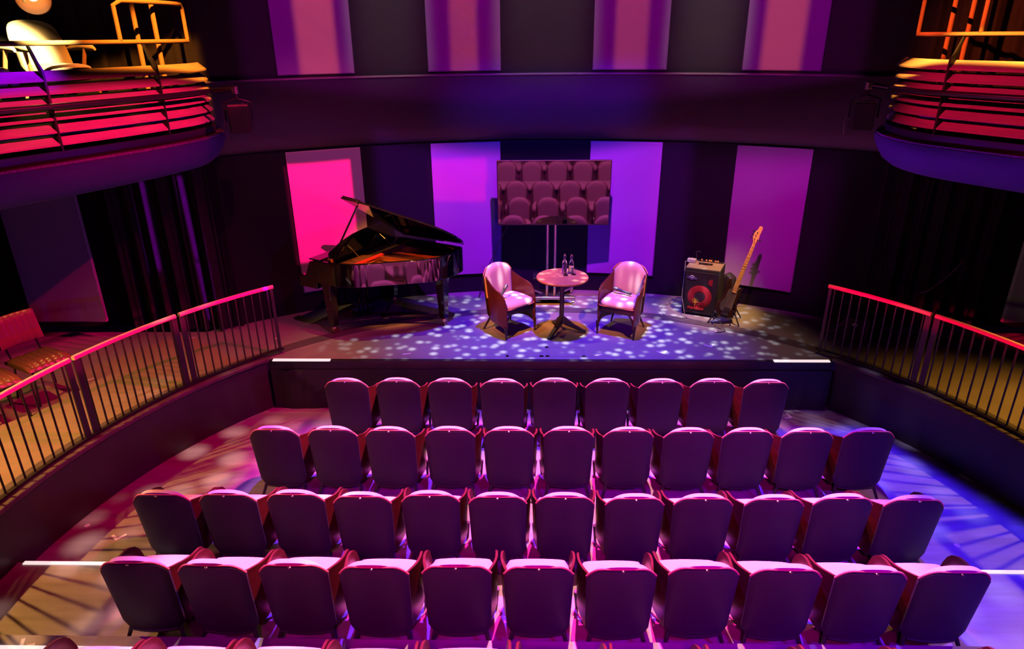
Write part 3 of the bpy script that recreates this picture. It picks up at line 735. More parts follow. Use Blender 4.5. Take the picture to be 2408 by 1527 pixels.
def balcony(s, nm):
    rim = cr(BAL[s], 6)
    back = lambda p: V((p[0] + s * 2.6, p[1] + .35)) if False else None
    t = thing('balcony', '%s balcony with rounded end and purple lit underside' % nm, 'balcony')
    # sloping fascia / soffit: from the rim lip down and outwards, then flat underneath
    secs = [(0, 2.50), (.0, 2.44), (.035, 2.36), (.10, 2.26), (.19, 2.195), (.30, 2.17), (2.9, 2.17)]
    mb = MB(); rows_ = [[P3(p, z) for p in offs(rim, d, s)] for d, z in secs]
    # keep the far row tidy
    far = [V((s * 7.9, min(8.2, max(4.0, p[1])), 2.17)) for p in rim]
    rows_[-1] = far
    A = [list(c_) for c_ in zip(*rows_)]; B = [[p + V((0, 0, .02)) if k > 2 else p + V((s * .03, 0, 0)) for k, p in enumerate(r)] for r in A]
    mb.sheet(A, B); mb.build('soffit', M['soffit'], t, angle=60)
    mb = MB(); mb.prism([tuple(p) for p in offs(rim, .01, s)] + [(s * 7.9, 8.2), (s * 7.9, 4.0)], 2.44, 2.52); mb.build('floor_slab', M['speckle'], t)
    mb = MB(); o0 = offs(rim, .085, s); o1 = offs(rim, .125, s)
    mb.sheet([[P3(p, 2.52), P3(p, 2.605)] for p in o0], [[P3(p, 2.52), P3(p, 2.605)] for p in o1]); mb.build('kerb', M['kerb'], t)
    return t, rim
def balcony_railing(s, nm, rim, uposts, ends):
    t = thing('balcony_railing', '%s balcony railing of curved timber slats below a tube handrail' % nm, 'railing', group='slatted balcony railings')
    n = len(rim)
    sub = rim[:n - ends]
    for k in range(6):
        z = 2.70 + .105 * k
        a = offs(sub, .085, s); b = offs(sub, .165, s)
        # a louvre: outer edge low, inner edge high
        A = [[P3(p, z - .035), P3(q, z + .035)] for p, q in zip(a, b)]
        B = [[P3(p, z - .050), P3(q, z + .020)] for p, q in zip(a, b)]
        mb = MB(); mb.sheet(A, B); mb.build('slat', M['slat'], t, angle=40)
    hr = offs(sub, .20, s)[:-5]
    mb = MB(); mb.tube([P3(p, 3.475) for p in hr], .021, 10); mb.build('handrail', M['tubes'], t)
    for u in uposts:
        i = int(u * (len(sub) - 1)); p = V(sub[i]); q0 = offs(sub, .075, s)[i]; q1 = offs(sub, .10, s)[i]; q2 = offs(sub, .20, s)[i]
        dd = (V(sub[min(len(sub) - 1, i + 1)]) - V(sub[i - 1])).normalized() * .009
        A = []; B = []
        for (f, g, z) in ((.078, .13, 2.60), (.078, .13, 3.26), (.13, .165, 3.34), (.19, .215, 3.46)):
            F = offs(sub, f, s)[i]; G = offs(sub, g, s)[i]
            A.append([P3(F - dd, z), P3(G - dd, z)]); B.append([P3(F + dd, z), P3(G + dd, z)])
        mb = MB(); mb.sheet(A, B); mb.build('post', M['railmetal'], t)
    return t, hr
for s, nm in ((-1, 'left'), (1, 'right')):
    bt, rim = balcony(s, nm)
    rt, hr = balcony_railing(s, nm, rim, ((.38, .62, .14) if s < 0 else (.30, .60, .1)), 5)
    # raised tube guard at the end of the handrail
    m = len(hr); i0, i1 = (int(m * .60), m - 1)
    top = [P3(hr[i], 3.83) for i in range(i0, i1 + 1)]
    fr = [P3(hr[i0], 3.49)] + [P3(hr[i0], 3.79)] + top[1:-1] + [P3(hr[i1], 3.79), P3(hr[i1], 3.49)]
    mb = MB(); mb.tube(fr, .021, 10); mb.build('raised_guard', M['tubes'], rt)
    # lighting bar along the front
    sub = offs(rim, -.03, s)[3:-14]; e = sub[-1]; d = (sub[-1] - sub[-3]).normalized()
    end = V((-3.32, 7.50)) if s < 0 else V((3.22, 7.42))
    bar = thing('lighting_bar', 'dark pipe running along the front of the %s balcony slats' % nm, 'pipe')
    mb = MB(); mb.tube([P3(p, 2.985) for p in sub] + [P3(sub[-1] * .5 + end * .5, 3.0), P3(end, 3.01)], .024, 10); mb.build('tube', M['darkmetal'], bar)
    mb = MB(); mb.tube([P3(end, 3.01) - V((s * -.03, 0, 0)), P3(end, 3.02), P3(end, 2.96)], .034, 10); mb.build('elbow', M['steel'], bar)
    # lantern hung from it
    L = thing('hanging_speaker', 'black box loudspeaker hung from the pipe at the end of the %s balcony' % nm, 'loudspeaker', P3(end, 2.57), s * -.35)
    mb = MB(); mb.prism([(-.10, -.12), (.10, -.12), (.12, .12), (-.12, .12)], 0, .27); mb.build('cabinet', M['amp'], L, bevel=.012)
    mb = MB(); mb.box((0, 0, .274), (.20, .20, .006)); mb.build('top_plate', M['amptop'], L)
    mb = MB(); mb.tube([(-.135, 0, .12), (-.135, 0, .30), (0, 0, .345), (.135, 0, .30), (.135, 0, .12)], .010, 8); mb.tube([(0, 0, .34), (0, 0, .41)], .016, 8); mb.build('yoke', M['darkmetal'], L)
    mb = MB(); mb.tube([(.05, .0, .29), (.09, .03, .32), (.12, .02, .31)], .006, 6); mb.tube([(-.12, .05, .25), (-.16, .03, .05), (-.15, .02, -.06)], .006, 6); mb.build('safety_chain', M['steel'], L)
    # two uprights behind
    U = thing('tubular_uprights', 'pair of painted steel tubes standing behind the %s balcony slats' % nm, 'tubes')
    for x in ((-4.165, -3.97) if s < 0 else (3.88, 4.06)):
        mb = MB(); mb.tube([(x, 7.36, 2.521), (x, 7.36, 4.6)], .024, 10); mb.build('tube', M['tubes'], U)
    # added pale band standing in for the seats' fronts seen through the slats
    mb = MB(); f = offs(rim, .34, s)[10:-12]; g = offs(rim, .37, s)[10:-12]
    mb.sheet([[P3(p, 2.521), P3(p, 2.96)] for p in f], [[P3(p, 2.521), P3(p, 2.96)] for p in g])
    tag(mb.build('seat_front_band', M['panel']), 'pale band standing in for seat fronts behind the %s balcony slats' % nm, 'seat front')
# balcony chairs with cream upholstery
def balcony_chair(loc, rz, l):
    t = thing('balcony_chair', l, 'chair', loc, rz, 'cream balcony chairs')
    mb = MB(); A = []; B = []
    for i in range(21):
        u = -1 + 2 * i / 20; ra = []; rb = []
        for j in range(10):
            v = j / 9; z = .38 + (.45 * (1 - .20 * abs(u) ** 2.6 - .12 * abs(u) ** 6)) * v
            a = u * (1.15 + .1 * v); x = (.30 - .02 * v) * math.sin(a) / math.sin(1.25); y = -.22 - .10 * v + .15 * (1 - math.cos(a))
            x *= .84
            ra.append(V((x, y, z))); rb.append(V((x * .93, y + .055 * (1 - .5 * v ** 4), z + .004)))
        A.append(ra); B.append(rb)
    mb.sheet(A, B); mb.build('backrest', M['cream'], t, angle=70)
    mb = MB(); A = []; B = []
    for i in range(13):
        u = -1 + 2 * i / 12; ra = []; rb = []
        for j in range(9):
            v = -1 + 2 * j / 8; k = 1 - .16 * abs(u * v) ** 3
            e = max(abs(u), abs(v)) ** 6
            ra.append(V((.235 * u * k, .03 + .26 * v * k, .33))); rb.append(V((.235 * u * k, .03 + .26 * v * k, .44 - .05 * e + .02 * (1 - u * u))))
        A.append(ra); B.append(rb)
    mb.sheet(A, B); mb.build('seat', M['cushion'], t, angle=70)
    for s in (-1, 1):
        mb = MB(); mb.tube([(s * .255, -.18, .58), (s * .285, -.02, .60), (s * .295, .12, .59), (s * .285, .20, .575)], .03, 10, radii=[.02, .034, .034, .012]); mb.build('armrest', M['cream'], t)
        mb = MB(); mb.tube([(s * .275, .06, .58), (s * .235, .02, .36)], .018, 8); mb.build('arm_bracket', M['creamshell'], t)
    mb = MB(); mb.prism([(-.225, -.2), (.225, -.2), (.225, .27), (-.225, .27)], .24, .33); mb.build('seat_shell', M['leather'], t, bevel=.02)
    for x, y in ((-.22, -.18), (.22, -.18), (-.22, .22), (.22, .22)):
        mb = MB(); mb.tube([(x, y, .26), (x * 1.08, y * 1.1, 0)], .014, 8); mb.build('leg', M['creamshell'], t)
    return t
rz = math.atan2(-.45, .89) - PI / 2
bc = balcony_chair((-4.64, 6.70, 2.84), rz, 'cream balcony chair at the left balcony rail, right one of the pair')
dup(bc, (-4.97, 6.08, 2.84), rz - .05, 'cream balcony chair at the left balcony rail, cut by the photo edge')
mb = MB(); mb.prism([(-4.93, 7.0), (-4.45, 6.78), (-4.40, 6.55), (-4.93, 5.68), (-5.42, 5.88)], 2.521, 2.839); tag(mb.build('seating_riser', M['drape']), 'low black riser under the cream balcony chairs', 'riser')
LP = thing('bowl_lamp', 'orange bowl shaped lamp glowing above the cream balcony chair, top left corner', 'lamp', (-4.86, 6.95, 3.86))
LP.rotation_euler = V((.50, -.78, -.38)).to_track_quat('-Z', 'Y').to_euler()
mb = MB(); mb.lathe([(.001, .16), (.06, .15), (.11, .10), (.145, .0), (.150, -.02), (.142, -.02), (.10, .085), (.05, .13), (.001, .138)], 28); mb.build('shade', M['orange'], LP)
mb = MB(); mb.lathe([(.001, -.01), (.03, .0), (.045, .04), (.035, .08), (.02, .12), (.001, .125)], 16); mb.build('bulb', M['bulb'], LP)
mb = MB(); mb.tube([(0, 0, .15), (-.05, .03, .26), (-.16, .02, .30)], .012, 8); mb.build('arm', M['tubes'], LP)
mb = MB(); mb.tube([(-4.99, 6.99, 2.521), (-4.99, 6.99, 4.3)], .02, 10); tag(mb.build('lamp_pole', M['tubes']), 'orange lit pole rising behind the cream balcony chair', 'pole')
# round recessed lamp in the left soffit
mb = MB(); mb.lathe([(.001, 0), (.045, 0), (.06, .01), (.06, .03)], 20); o = mb.build('recessed_downlight', M['downlight']); o.location = (-4.74, 5.17, 2.145); tag(o, 'small pink recessed lamp under the left balcony', 'lamp')

# ------------------------------------------------------------------ gallery chairs with ribbed vinyl
def ribbed(loc, rz, l):
    t = thing('ribbed_chair', l, 'chair', loc, rz, 'ribbed vinyl chairs on the left gallery')
    mb = MB(); A = []; B = []
    for i in range(41):
        u = -1 + 2 * i / 40; ra = []; rb = []
        rib = .010 * abs(math.sin(u * PI * 3.5))
        for j in range(9):
            v = -1 + 2 * j / 8; e = max(abs(u), abs(v)) ** 8
            ra.append(V((.22 * u, .22 * v, .40))); rb.append(V((.22 * u, .22 * v, .462 - .03 * e + rib * (1 - abs(v) ** 6) - .02 * max(0, v) ** 3)))
        A.append(ra); B.append(rb)
    mb.sheet(A, B); mb.build('seat', M['vinyl'], t, angle=60)
    mb = MB(); A = []; B = []
    for i in range(41):
        u = -1 + 2 * i / 40; ra = []; rb = []; rib = .010 * abs(math.sin(u * PI * 3.5))
        for j in range(9):
            v = j / 8; e = max(abs(u), abs(2 * v - 1)) ** 8
            z = .56 + .31 * v; y = -.235 - .07 * v - .03 * (1 - u * u)
            ra.append(V((.21 * u, y, z))); rb.append(V((.21 * u, y + .045 - .022 * e + rib, z)))
        A.append(ra); B.append(rb)
    mb.sheet(A, B); mb.build('backrest', M['vinylred'], t, angle=60)
    for s in (-1, 1):
        mb = MB(); mb.tube([(s * .15, -.20, .40), (s * .15, -.25, .52), (s * .14, -.30, .80)], .011, 8); mb.build('back_support', M['darkmetal'], t)
        for y, yy in ((.16, .20), (-.16, -.22)):
            mb = MB(); mb.tube([(s * .16, y, .40), (s * .20, yy, 0)], .011, 8); mb.build('leg', M['darkmetal'], t)
    return t
fz = math.atan2(-.45, .89) - PI / 2
rc = ribbed((-5.36, 6.32, 0), fz, 'ribbed vinyl chair on the left gallery with red backrest showing')
dup(rc, (-5.52, 5.80, 0), fz - .08, 'ribbed vinyl chair nearest the photo edge on the left gallery')

# ------------------------------------------------------------------ small things on the right gallery and floor marks
t = thing('flight_case', 'black box with a small bright latch on the floor behind the right railing', 'case', (3.82, 7.85, 0), -.5)
mb = MB(); mb.box((0, 0, .15), (.30, .26, .30)); mb.build('body', M['amp'], t, bevel=.012)
mb = MB(); mb.box((-.02, -.134, .22), (.05, .010, .03)); mb.build('latch', M['steel'], t)
mb = MB(); mb.tube([(4.55, 8.0, .52), (4.66, 7.98, .57), (4.80, 7.96, .72), (4.88, 7.95, .82), (4.95, 7.95, .92), (4.965, 7.95, .97)], .007, 6); tag(mb.build('wall_cable', M['pinklitcable']), 'thin pink lit cable sloping up the dark wall behind the right railing', 'cable')
mb = MB(); mb.tube([(3.50, 8.02, .02), (3.62, 8.0, .03), (3.70, 8.0, .12), (3.745, 8.0, .21)], .006, 6); tag(mb.build('floor_lead', M['pinklitcable']), 'short pink lit lead on the floor left of the black box', 'cable')
marks = [(-1.69, 7.35, .3, 'single', 'left front of the stage'), (1.36, 7.43, 1.0, 'L', 'front of the stage below the right armchair'), (1.97, 7.62, .9, 'L', 'middle right of the stage front'),
         (2.11, 8.03, 1.2, 'L', 'in front of the bass guitar'), (2.96, 8.62, .2, 'dot', 'stage floor right of the bass guitar'), (.60, 7.33, .4, 'single', 'front edge of the stage below the table'),
         (-3.42, 7.78, .4, 'dot', 'gallery floor beside the piano'), (-5.15, 6.68, .8, 'L', 'left gallery floor behind the railing'), (-4.50, 7.80, .3, 'single', 'left gallery floor near the curtain')]
def mark(x, y, z, a, kind, where):
    mb = MB(); T = Matrix.Translation((x, y, z)) @ Matrix.Rotation(a, 4, 'Z')
    if kind == 'dot': mb.prism([(.025 * math.cos(k), .025 * math.sin(k)) for k in frange(0, 2 * PI * 11 / 12, 12)], 0, .002, T)
    elif kind == 'single': mb.prism([(-.05, -.012), (.05, -.012), (.05, .012), (-.05, .012)], 0, .002, T)
    else: mb.prism([(-.05, -.05), (.05, -.05), (.05, -.024), (-.024, -.024), (-.024, .05), (-.05, .05)], 0, .002, T)
    tag(mb.build('tape_mark', M['white'], flat=True), 'small white tape mark, ' + where, 'tape mark', 'white tape marks on the floors')
for m_ in marks: mark(m_[0], m_[1], .0065 if abs(m_[0]) > 3.3 else .001, *m_[2:])
for x, y, a, k, w in ((-3.93, 4.85, .9, 'L', 'pit floor left of the third row'), (-4.30, 4.98, .3, 'dot', 'pit floor at the foot of the left pit wall'), (1.60, 5.72, 1.8, 'L', 'pit floor between second row chairs right of centre'),
                      (2.78, 7.0, 1.9, 'L', 'pit floor right of the first row'), (3.50, 4.81, .2, 'dot', 'pit floor right of the third row')):
    mark(x, y, PITZ + .001, a, k, w)
mark(-3.72, 3.44, -.369, .4, 'L', 'pit step in the bottom left corner'); mark(2.72, 3.62, -.499, .3, 'single', 'under the rightmost chair of the fourth row')

# strips of clear floor tape below the table, shinier than the stage vinyl
mb = MB()
for x0, y0, x1, y1 in ((-.50, 7.30, .50, 7.29), (-.49, 7.28, -.53, 7.72), (-.08, 7.28, -.09, 7.72), (-.01, 7.28, -.02, 7.72), (.42, 7.28, .42, 7.80), (-.03, 7.55, .40, 7.55)):
    a = V((x0, y0, 0)); b = V((x1, y1, 0)); d = (b - a).normalized(); w = V((-d.y, d.x, 0)) * .022
    mb.prism([(a - w).xy, (b - w).xy, (b + w).xy, (a + w).xy], .0004, .0012)
tag(mb.build('floor_tape', M['tape'], flat=True), 'crossing strips of shiny floor tape at the front of the stage below the table', 'tape')

# ------------------------------------------------------------------ light
def aim(o, tgt):
    d = V(tgt) - o.location; o.rotation_euler = d.to_track_quat('-Z', 'Y').to_euler()
def spot(name, loc, tgt, col, watts, angle, blend=.5, radius=.05, gobo=None, scale=10, lo=.16, hi=.30, base=0.0, seed=0, quad=None, soft=.01, spec=1.0):
    L = bpy.data.lights.new(name, 'SPOT'); L.energy = watts; L.color = col; L.spot_size = R_(angle); L.spot_blend = blend; L.shadow_soft_size = radius
    L.specular_factor = spec
    o = bpy.data.objects.new(name, L); C.objects.link(o); o.location = loc; aim(o, tgt)
    if gobo or quad:
        bpy.context.view_layer.update()
        L.use_nodes = True; nt = L.node_tree; em = nt.nodes['Emission']
        N = lambda t: nt.nodes.new(t)
        tc = N('ShaderNodeTexCoord'); sp = N('ShaderNodeSeparateXYZ'); nt.links.new(tc.outputs['Normal'], sp.inputs[0])
        dv = []
        for k in (0, 1):
            d = N('ShaderNodeMath'); d.operation = 'DIVIDE'; nt.links.new(sp.outputs[k], d.inputs[0]); nt.links.new(sp.outputs[2], d.inputs[1]); dv.append(d)
        cb = N('ShaderNodeCombineXYZ'); nt.links.new(dv[0].outputs[0], cb.inputs[0]); nt.links.new(dv[1].outputs[0], cb.inputs[1]); cb.inputs[2].default_value = seed
    if gobo:
        nz = N('ShaderNodeTexNoise'); nz.inputs['Scale'].default_value = scale * .6; nt.links.new(cb.outputs[0], nz.inputs[0])
        mx = N('ShaderNodeMix'); mx.data_type = 'VECTOR'; mx.inputs[0].default_value = .10 / scale; nt.links.new(cb.outputs[0], mx.inputs[4]); nt.links.new(nz.outputs['Color'], mx.inputs[5])
        vo = N('ShaderNodeTexVoronoi'); vo.inputs['Scale'].default_value = scale; nt.links.new(mx.outputs[1], vo.inputs['Vector'])
        mr = N('ShaderNodeMapRange'); mr.interpolation_type = 'SMOOTHSTEP'; mr.inputs[1].default_value = lo; mr.inputs[2].default_value = hi; mr.inputs[3].default_value = 1; mr.inputs[4].default_value = base
        nt.links.new(vo.outputs['Distance'], mr.inputs[0]); nt.links.new(mr.outputs[0], em.inputs['Strength']); gout = mr.outputs[0]
    if quad:
        # framing shutters: light passes only inside the quadrilateral towards these room points
        inv = o.matrix_world.inverted(); q = []
        for p in quad:
            l = inv @ V(p); q.append((-l.x / l.z, -l.y / l.z))
        ar = sum(q[i][0] * q[(i + 1) % 4][1] - q[(i + 1) % 4][0] * q[i][1] for i in range(4))
        if ar < 0: q = q[::-1]
        last = gout if gobo else None
        for i in range(4):
            a, b = V(q[i]), V(q[(i + 1) % 4]); e = (b - a).normalized(); n = V((-e.y, e.x))
            dt = N('ShaderNodeVectorMath'); dt.operation = 'DOT_PRODUCT'; nt.links.new(cb.outputs[0], dt.inputs[0]); sg = spot.sign
            dt.inputs[1].default_value = (n.x * sg, n.y * sg, 0)
            mr = N('ShaderNodeMapRange'); mr.interpolation_type = 'SMOOTHSTEP'; c0 = a.dot(n)
            mr.inputs[1].default_value = c0 - soft / 2; mr.inputs[2].default_value = c0 + soft / 2
            nt.links.new(dt.outputs['Value'], mr.inputs[0])
            if last:
                mu = N('ShaderNodeMath'); mu.operation = 'MULTIPLY'; nt.links.new(last, mu.inputs[0]); nt.links.new(mr.outputs[0], mu.inputs[1]); last = mu.outputs[0]
            else: last = mr.outputs[0]
        nt.links.new(last, em.inputs['Strength'])
    return o
spot.sign = -1
def area(name, loc, tgt, col, watts, size):
    L = bpy.data.lights.new(name, 'AREA'); L.energy = watts; L.color = col; L.size = size
    o = bpy.data.objects.new(name, L); C.objects.link(o); o.location = loc; aim(o, tgt); return o
# LIGHTS-BEGIN
W_ = lambda a, z: wall(a, z, RW - .045)
PITQ = lambda x0, x1, y1=6.8: [(x0, y1, -.5), (x1, y1, -.5), (x1, 1.2, -.5), (x0, 1.2, -.5)]
# stage
STQ = [(-3.4, 7.1, 0), (3.4, 7.1, 0), (2.9, 9.2, 0), (-2.7, 9.2, 0)]
spot('violet_profile', (.25, 7.55, 7.2), (.2, 7.85, 0), (.10, .012, 1), 4600, 40, 1.0, .05)
spot('speckle_profile', (.4, 7.1, 7.4), (.2, 8.0, 0), (.88, .88, 1), 6800, 48, 1.0, .016, gobo=1, scale=52, lo=.06, hi=.48, quad=STQ, soft=.08)
spot('warm_top_right', (2.6, 8.0, 6.8), (1.6, 8.2, 0), (1, .50, .18), 260, 62, .9, .05, quad=STQ, soft=.1)
spot('warm_top_left', (-2.2, 8.0, 6.8), (-1.2, 8.3, 0), (1, .58, .18), 480, 62, .9, .05, quad=STQ, soft=.1)
spot('rose_key_left', (-2.6, 3.2, 6.5), (-.45, 8.1, .65), (1, .25, .03), 4400, 11, .8, .05)
spot('rose_key_mid', (.2, 3.0, 6.5), (.19, 8.02, .75), (1, .26, .02), 1900, 8, .8, .05)
spot('rose_key_right', (2.8, 3.2, 6.5), (.95, 8.1, .65), (1, .25, .05), 3400, 11, .8, .05)
spot('amber_piano', (-.4, 4.4, 6.6), (-2.0, 8.45, .9), (1, .28, .02), 6000, 13, .7, .04)
spot('amber_bass', (2.9, 6.3, 7.0), (2.3, 8.5, .55), (1, .48, .15), 3000, 12, .8, .04)
spot('red_stage_left', (2.6, 4.6, 6.8), (-2.4, 7.6, .2), (1, .0, .16), 800, 20, .9, .06)
# audience, from above the front of the stage
spot('house_pink', (.3, 7.2, 6.4), (.0, 4.4, -.2), (1, .02, .38), 8000, 64, .6, .06, quad=PITQ(-3.2, 2.75), soft=.08)
spot('house_blue', (1.9, 7.0, 6.8), (3.2, 4.2, -.5), (.04, .01, 1), 6500, 60, .7, .06, quad=[(.4, 6.6, -.5), (3.5, 6.75, -.5), (4.56, 4.3, -.5), (3.0, .5, -.5)], soft=.03)
spot('house_violet', (-1.4, 7.2, 6.6), (-.4, 4.2, -.4), (.16, .02, 1), 6500, 60, .7, .06, quad=PITQ(-3.0, 2.9), soft=.12)
spot('house_rose_top', (.6, 6.5, 7.6), (.0, 4.4, .2), (1, .40, .40), 6200, 66, .6, .05, quad=[(-2.45, 6.8, -.5), (2.55, 6.8, -.5), (3.05, 1.2, -.5), (-3.45, 1.2, -.5)], soft=.06)
spot('house_speckle_left', (-1.5, 6.2, 6.8), (-3.5, 4.2, -.6), (.9, .55, .50), 2600, 48, .7, .015, gobo=1, scale=20, lo=.12, hi=.55, seed=3, quad=PITQ(-4.5, -1.4, 7.0), soft=.1)
spot('house_speckle_right', (1.8, 6.2, 6.8), (3.3, 4.6, -.6), (.5, .42, 1), 1600, 48, .7, .015, gobo=1, scale=20, lo=.12, hi=.55, seed=5, quad=PITQ(1.8, 4.0, 7.0), soft=.1)
spot('house_red_left', (2.6, 5.2, 6.8), (-3.9, 6.2, .5), (1, .0, .16), 2600, 32, .9, .06)
spot('red_rail_left', (3.3, 5.0, 3.0), (-4.0, 5.8, .86), (1, .0, .13), 5500, 30, .5, .05, quad=[(-3.0, 7.5, .79), (-4.7, 4.1, .79), (-4.7, 4.1, .96), (-3.0, 7.5, .96)], soft=.006)
spot('red_rail_right', (-3.3, 5.0, 3.0), (4.0, 5.8, .86), (1, .0, .06), 5000, 30, .5, .05, quad=[(3.0, 7.5, .79), (4.7, 4.1, .79), (4.7, 4.1, .96), (3.0, 7.5, .96)], soft=.006)
spot('red_slats_right', (-1.6, 5.2, 5.6), (3.8, 6.2, 2.85), (1, .01, .14), 850, 26, .9, .06, quad=[(3.3, 7.8, 2.52), (4.7, 4.4, 2.52), (4.7, 4.4, 3.2), (3.3, 7.8, 3.2)], soft=.02)
spot('violet_fascia_left', (2.6, 7.0, .35), (-4.3, 6.0, 2.35), (.12, .0, 1), 520, 40, .8, .1, quad=[(-3.4, 8.2, 2.12), (-5.1, 4.2, 2.12), (-5.1, 4.2, 2.6), (-3.4, 8.2, 2.6)], soft=.02)  # added unseen low spot in place of violet bounce off the pit floor
spot('violet_fascia_right', (-2.6, 7.0, .35), (4.0, 6.0, 2.35), (.22, .0, 1), 1500, 40, .8, .1, quad=[(3.2, 8.2, 2.12), (4.9, 4.2, 2.12), (4.9, 4.2, 2.6), (3.2, 8.2, 2.6)], soft=.02)  # added unseen low spot, the same bounce stand-in for the right side
# seat backs, from the camera end
BQ = [(-4.6, 6.9, -.4), (4.6, 6.9, -.4), (4.4, 2.0, -.4), (-4.4, 2.0, -.4)]
spot('back_wash', (-.4, -1.6, 5.2), (.0, 4.4, .1), (1, .0, .55), 1500, 44, .9, .4, quad=BQ, soft=.06)
spot('back_violet', (3.4, -.8, 5.0), (1.2, 4.2, .1), (.20, .0, 1), 1600, 44, .9, .15, quad=BQ, soft=.06)
# wall
spot('wall_violet', (.2, 5.4, 6.6), (-.5, 9.5, .5), (.42, .01, 1), 3600, 66, 1.0, .06, quad=[W_(-20, .2), W_(17, .2), W_(17, 2.35), W_(-20, 2.35)], soft=.03)
spot('fascia_blue', (.2, 5.0, 5.0), W_(1, 2.5), (.06, .01, 1), 1500, 40, 1.0, .1, quad=[W_(-15, 2.2), W_(12, 2.2), W_(12, 3.02), W_(-15, 3.02)], soft=.12)
spot('fascia_dim', (.0, 4.0, 5.4), W_(0, 2.6), (.5, .2, 1), 130, 90, .8, .1, quad=[W_(-40, 2.2), W_(40, 2.2), W_(40, 3.02), W_(-40, 3.02)], soft=.03)
spot('wall_magenta_right', (.9, 4.6, 6.8), W_(24, 1.4), (1, .0, .95), 1200, 26, .9, .06, quad=[W_(12, .2), W_(33, .2), W_(33, 2.17), W_(12, 2.17)], soft=.06)
spot('wall_left_base', (-.6, 4.8, 6.8), W_(-26, 1.2), (1, .07, .28), 620, 30, .9, .06)
spot('wall_upper', (.0, 3.6, 5.0), (.0, 9.4, 4.0), (.9, .0, 1), 330, 100, .5, .08, quad=[W_(-33, 3.06), W_(33, 3.06), W_(33, 5.6), W_(-33, 5.6)], soft=.02)
spot('magenta_frame', (.8, 3.2, 6.6), W_(-26, 1.2), (1, .0, .16), 9000, 40, .1, .02, quad=[W_(-30.2, .72), W_(-23.0, .72), W_(-23.0, 2.02), W_(-30.2, 2.02)], soft=.004)
spot('magenta_frame_mid', (1.4, 3.4, 6.6), W_(-10, 1.2), (1, .0, .25), 1700, 40, .1, .02, quad=[W_(-13.9, 1.40), W_(-7.0, 1.35), W_(-7.1, 1.96), W_(-13.9, 1.96)], soft=.006)
for a0, a1, sx, pw in ((-27.2, -23.2, 1, 1300), (-10.8, -7.8, 1, 700), (7.6, 11.1, -1, 700), (23.2, 27.2, -1, 1200)):
    spot('amber_frame', (sx * 2.6, 3.8, 5.6), W_((a0 + a1) / 2, 3.8), (1, .13, .03), pw, 45, .1, .02, quad=[W_(a0, 3.06), W_(a1, 3.06), W_(a1, 5.4), W_(a0, 5.4)], soft=.012)
for a0, a1, pw in ((-20.8, -14.2, 520), (-4.6, 4.4, 480), (14.4, 20.6, 760)):
    spot('grey_wash', (math.sin(R_((a0 + a1) / 2)) * 4, 5.6, 6.6), W_((a0 + a1) / 2, 3.6), (1, .72, .62), pw, 45, .8, .06, quad=[W_(a0, 3.0), W_(a1, 3.0), W_(a1, 5.4), W_(a0, 5.4)], soft=.10)
# balcony and gallery
spot('amber_balcony_left', (-1.6, 4.8, 6.8), (-3.75, 7.4, 3.25), (1, .25, .02), 4200, 28, .9, .04, quad=[(-3.62, 7.75, 3.17), (-4.6, 5.8, 3.17), (-4.6, 5.8, 4.0), (-3.62, 7.75, 4.0)], soft=.02)
spot('amber_balcony_right', (1.6, 4.8, 6.8), (3.7, 6.4, 3.25), (1, .36, .05), 6000, 30, .9, .04, quad=[(3.42, 7.4, 3.12), (4.6, 5.1, 3.12), (4.6, 5.1, 3.4), (3.42, 7.4, 3.4)], soft=.01)
spot('red_balcony_right', (-.6, 4.8, 6.2), (3.8, 6.6, 3.7), (1, .10, .02), 2600, 28, .9, .04, quad=[(3.0, 8.2, 3.4), (4.9, 5.3, 3.4), (4.9, 5.3, 4.8), (3.0, 8.2, 4.8)], soft=.02)
spot('chair_key', (-1.2, 4.2, 6.2), (-4.75, 6.45, 3.45), (1, .70, .26), 11000, 9, .6, .04)
spot('lamp_glow', (-4.74, 6.88, 3.80), (-4.62, 6.4, 3.2), (1, .55, .16), 8, 100, .5, .04)
spot('amber_slat_right', (-.4, 4.2, 5.4), (4.1, 5.55, 2.68), (1, .40, .06), 900, 8, .5, .03, quad=[(3.85, 6.0, 2.62), (4.5, 4.9, 2.62), (4.5, 4.9, 2.80), (3.85, 6.0, 2.80)], soft=.006)
spot('amber_gallery_left', (-4.80, 6.45, 2.1), (-4.2, 6.1, 0), (1, .48, .12), 36, 110, .7, .02)
spot('amber_gallery_back', (-5.75, 6.85, 2.1), (-4.9, 6.2, 0), (1, .42, .09), 24, 110, .7, .02)
spot('amber_gallery_left_near', (-5.6, 4.6, 2.1), (-4.7, 4.4, 0), (1, .44, .10), 330, 120, .7, .025)
spot('amber_gallery_right', (5.3, 5.4, 2.1), (4.7, 5.1, 0), (1, .46, .06), 190, 105, .7, .025)
spot('crimson_slats', (.8, 5.0, 5.8), (-4.1, 6.6, 2.85), (1, .01, .14), 1900, 36, .8, .06, quad=[(-4.8, 4.9, 2.60), (-3.5, 7.8, 2.60), (-3.5, 7.8, 3.10), (-4.8, 4.9, 3.14)], soft=.02)
spot('violet_slats', (1.6, 5.0, 6.8), (-4.4, 5.7, 3.25), (.25, .0, 1), 5500, 22, .9, .06, quad=[(-4.9, 4.8, 3.15), (-4.28, 6.1, 3.15), (-4.28, 6.1, 3.36), (-4.9, 4.8, 3.36)], soft=.03)
spot('side_panel_left', (2.2, 3.6, 2.0), (-5.97, 7.74, 1.2), (1, .18, .55), 150, 14, .5, .1, quad=[(-6.5, 7.74, .15), (-5.4, 7.74, .15), (-5.4, 7.74, 2.2), (-6.5, 7.74, 2.2)], soft=.01)  # added fill, since no bounce light reaches this side wall panel
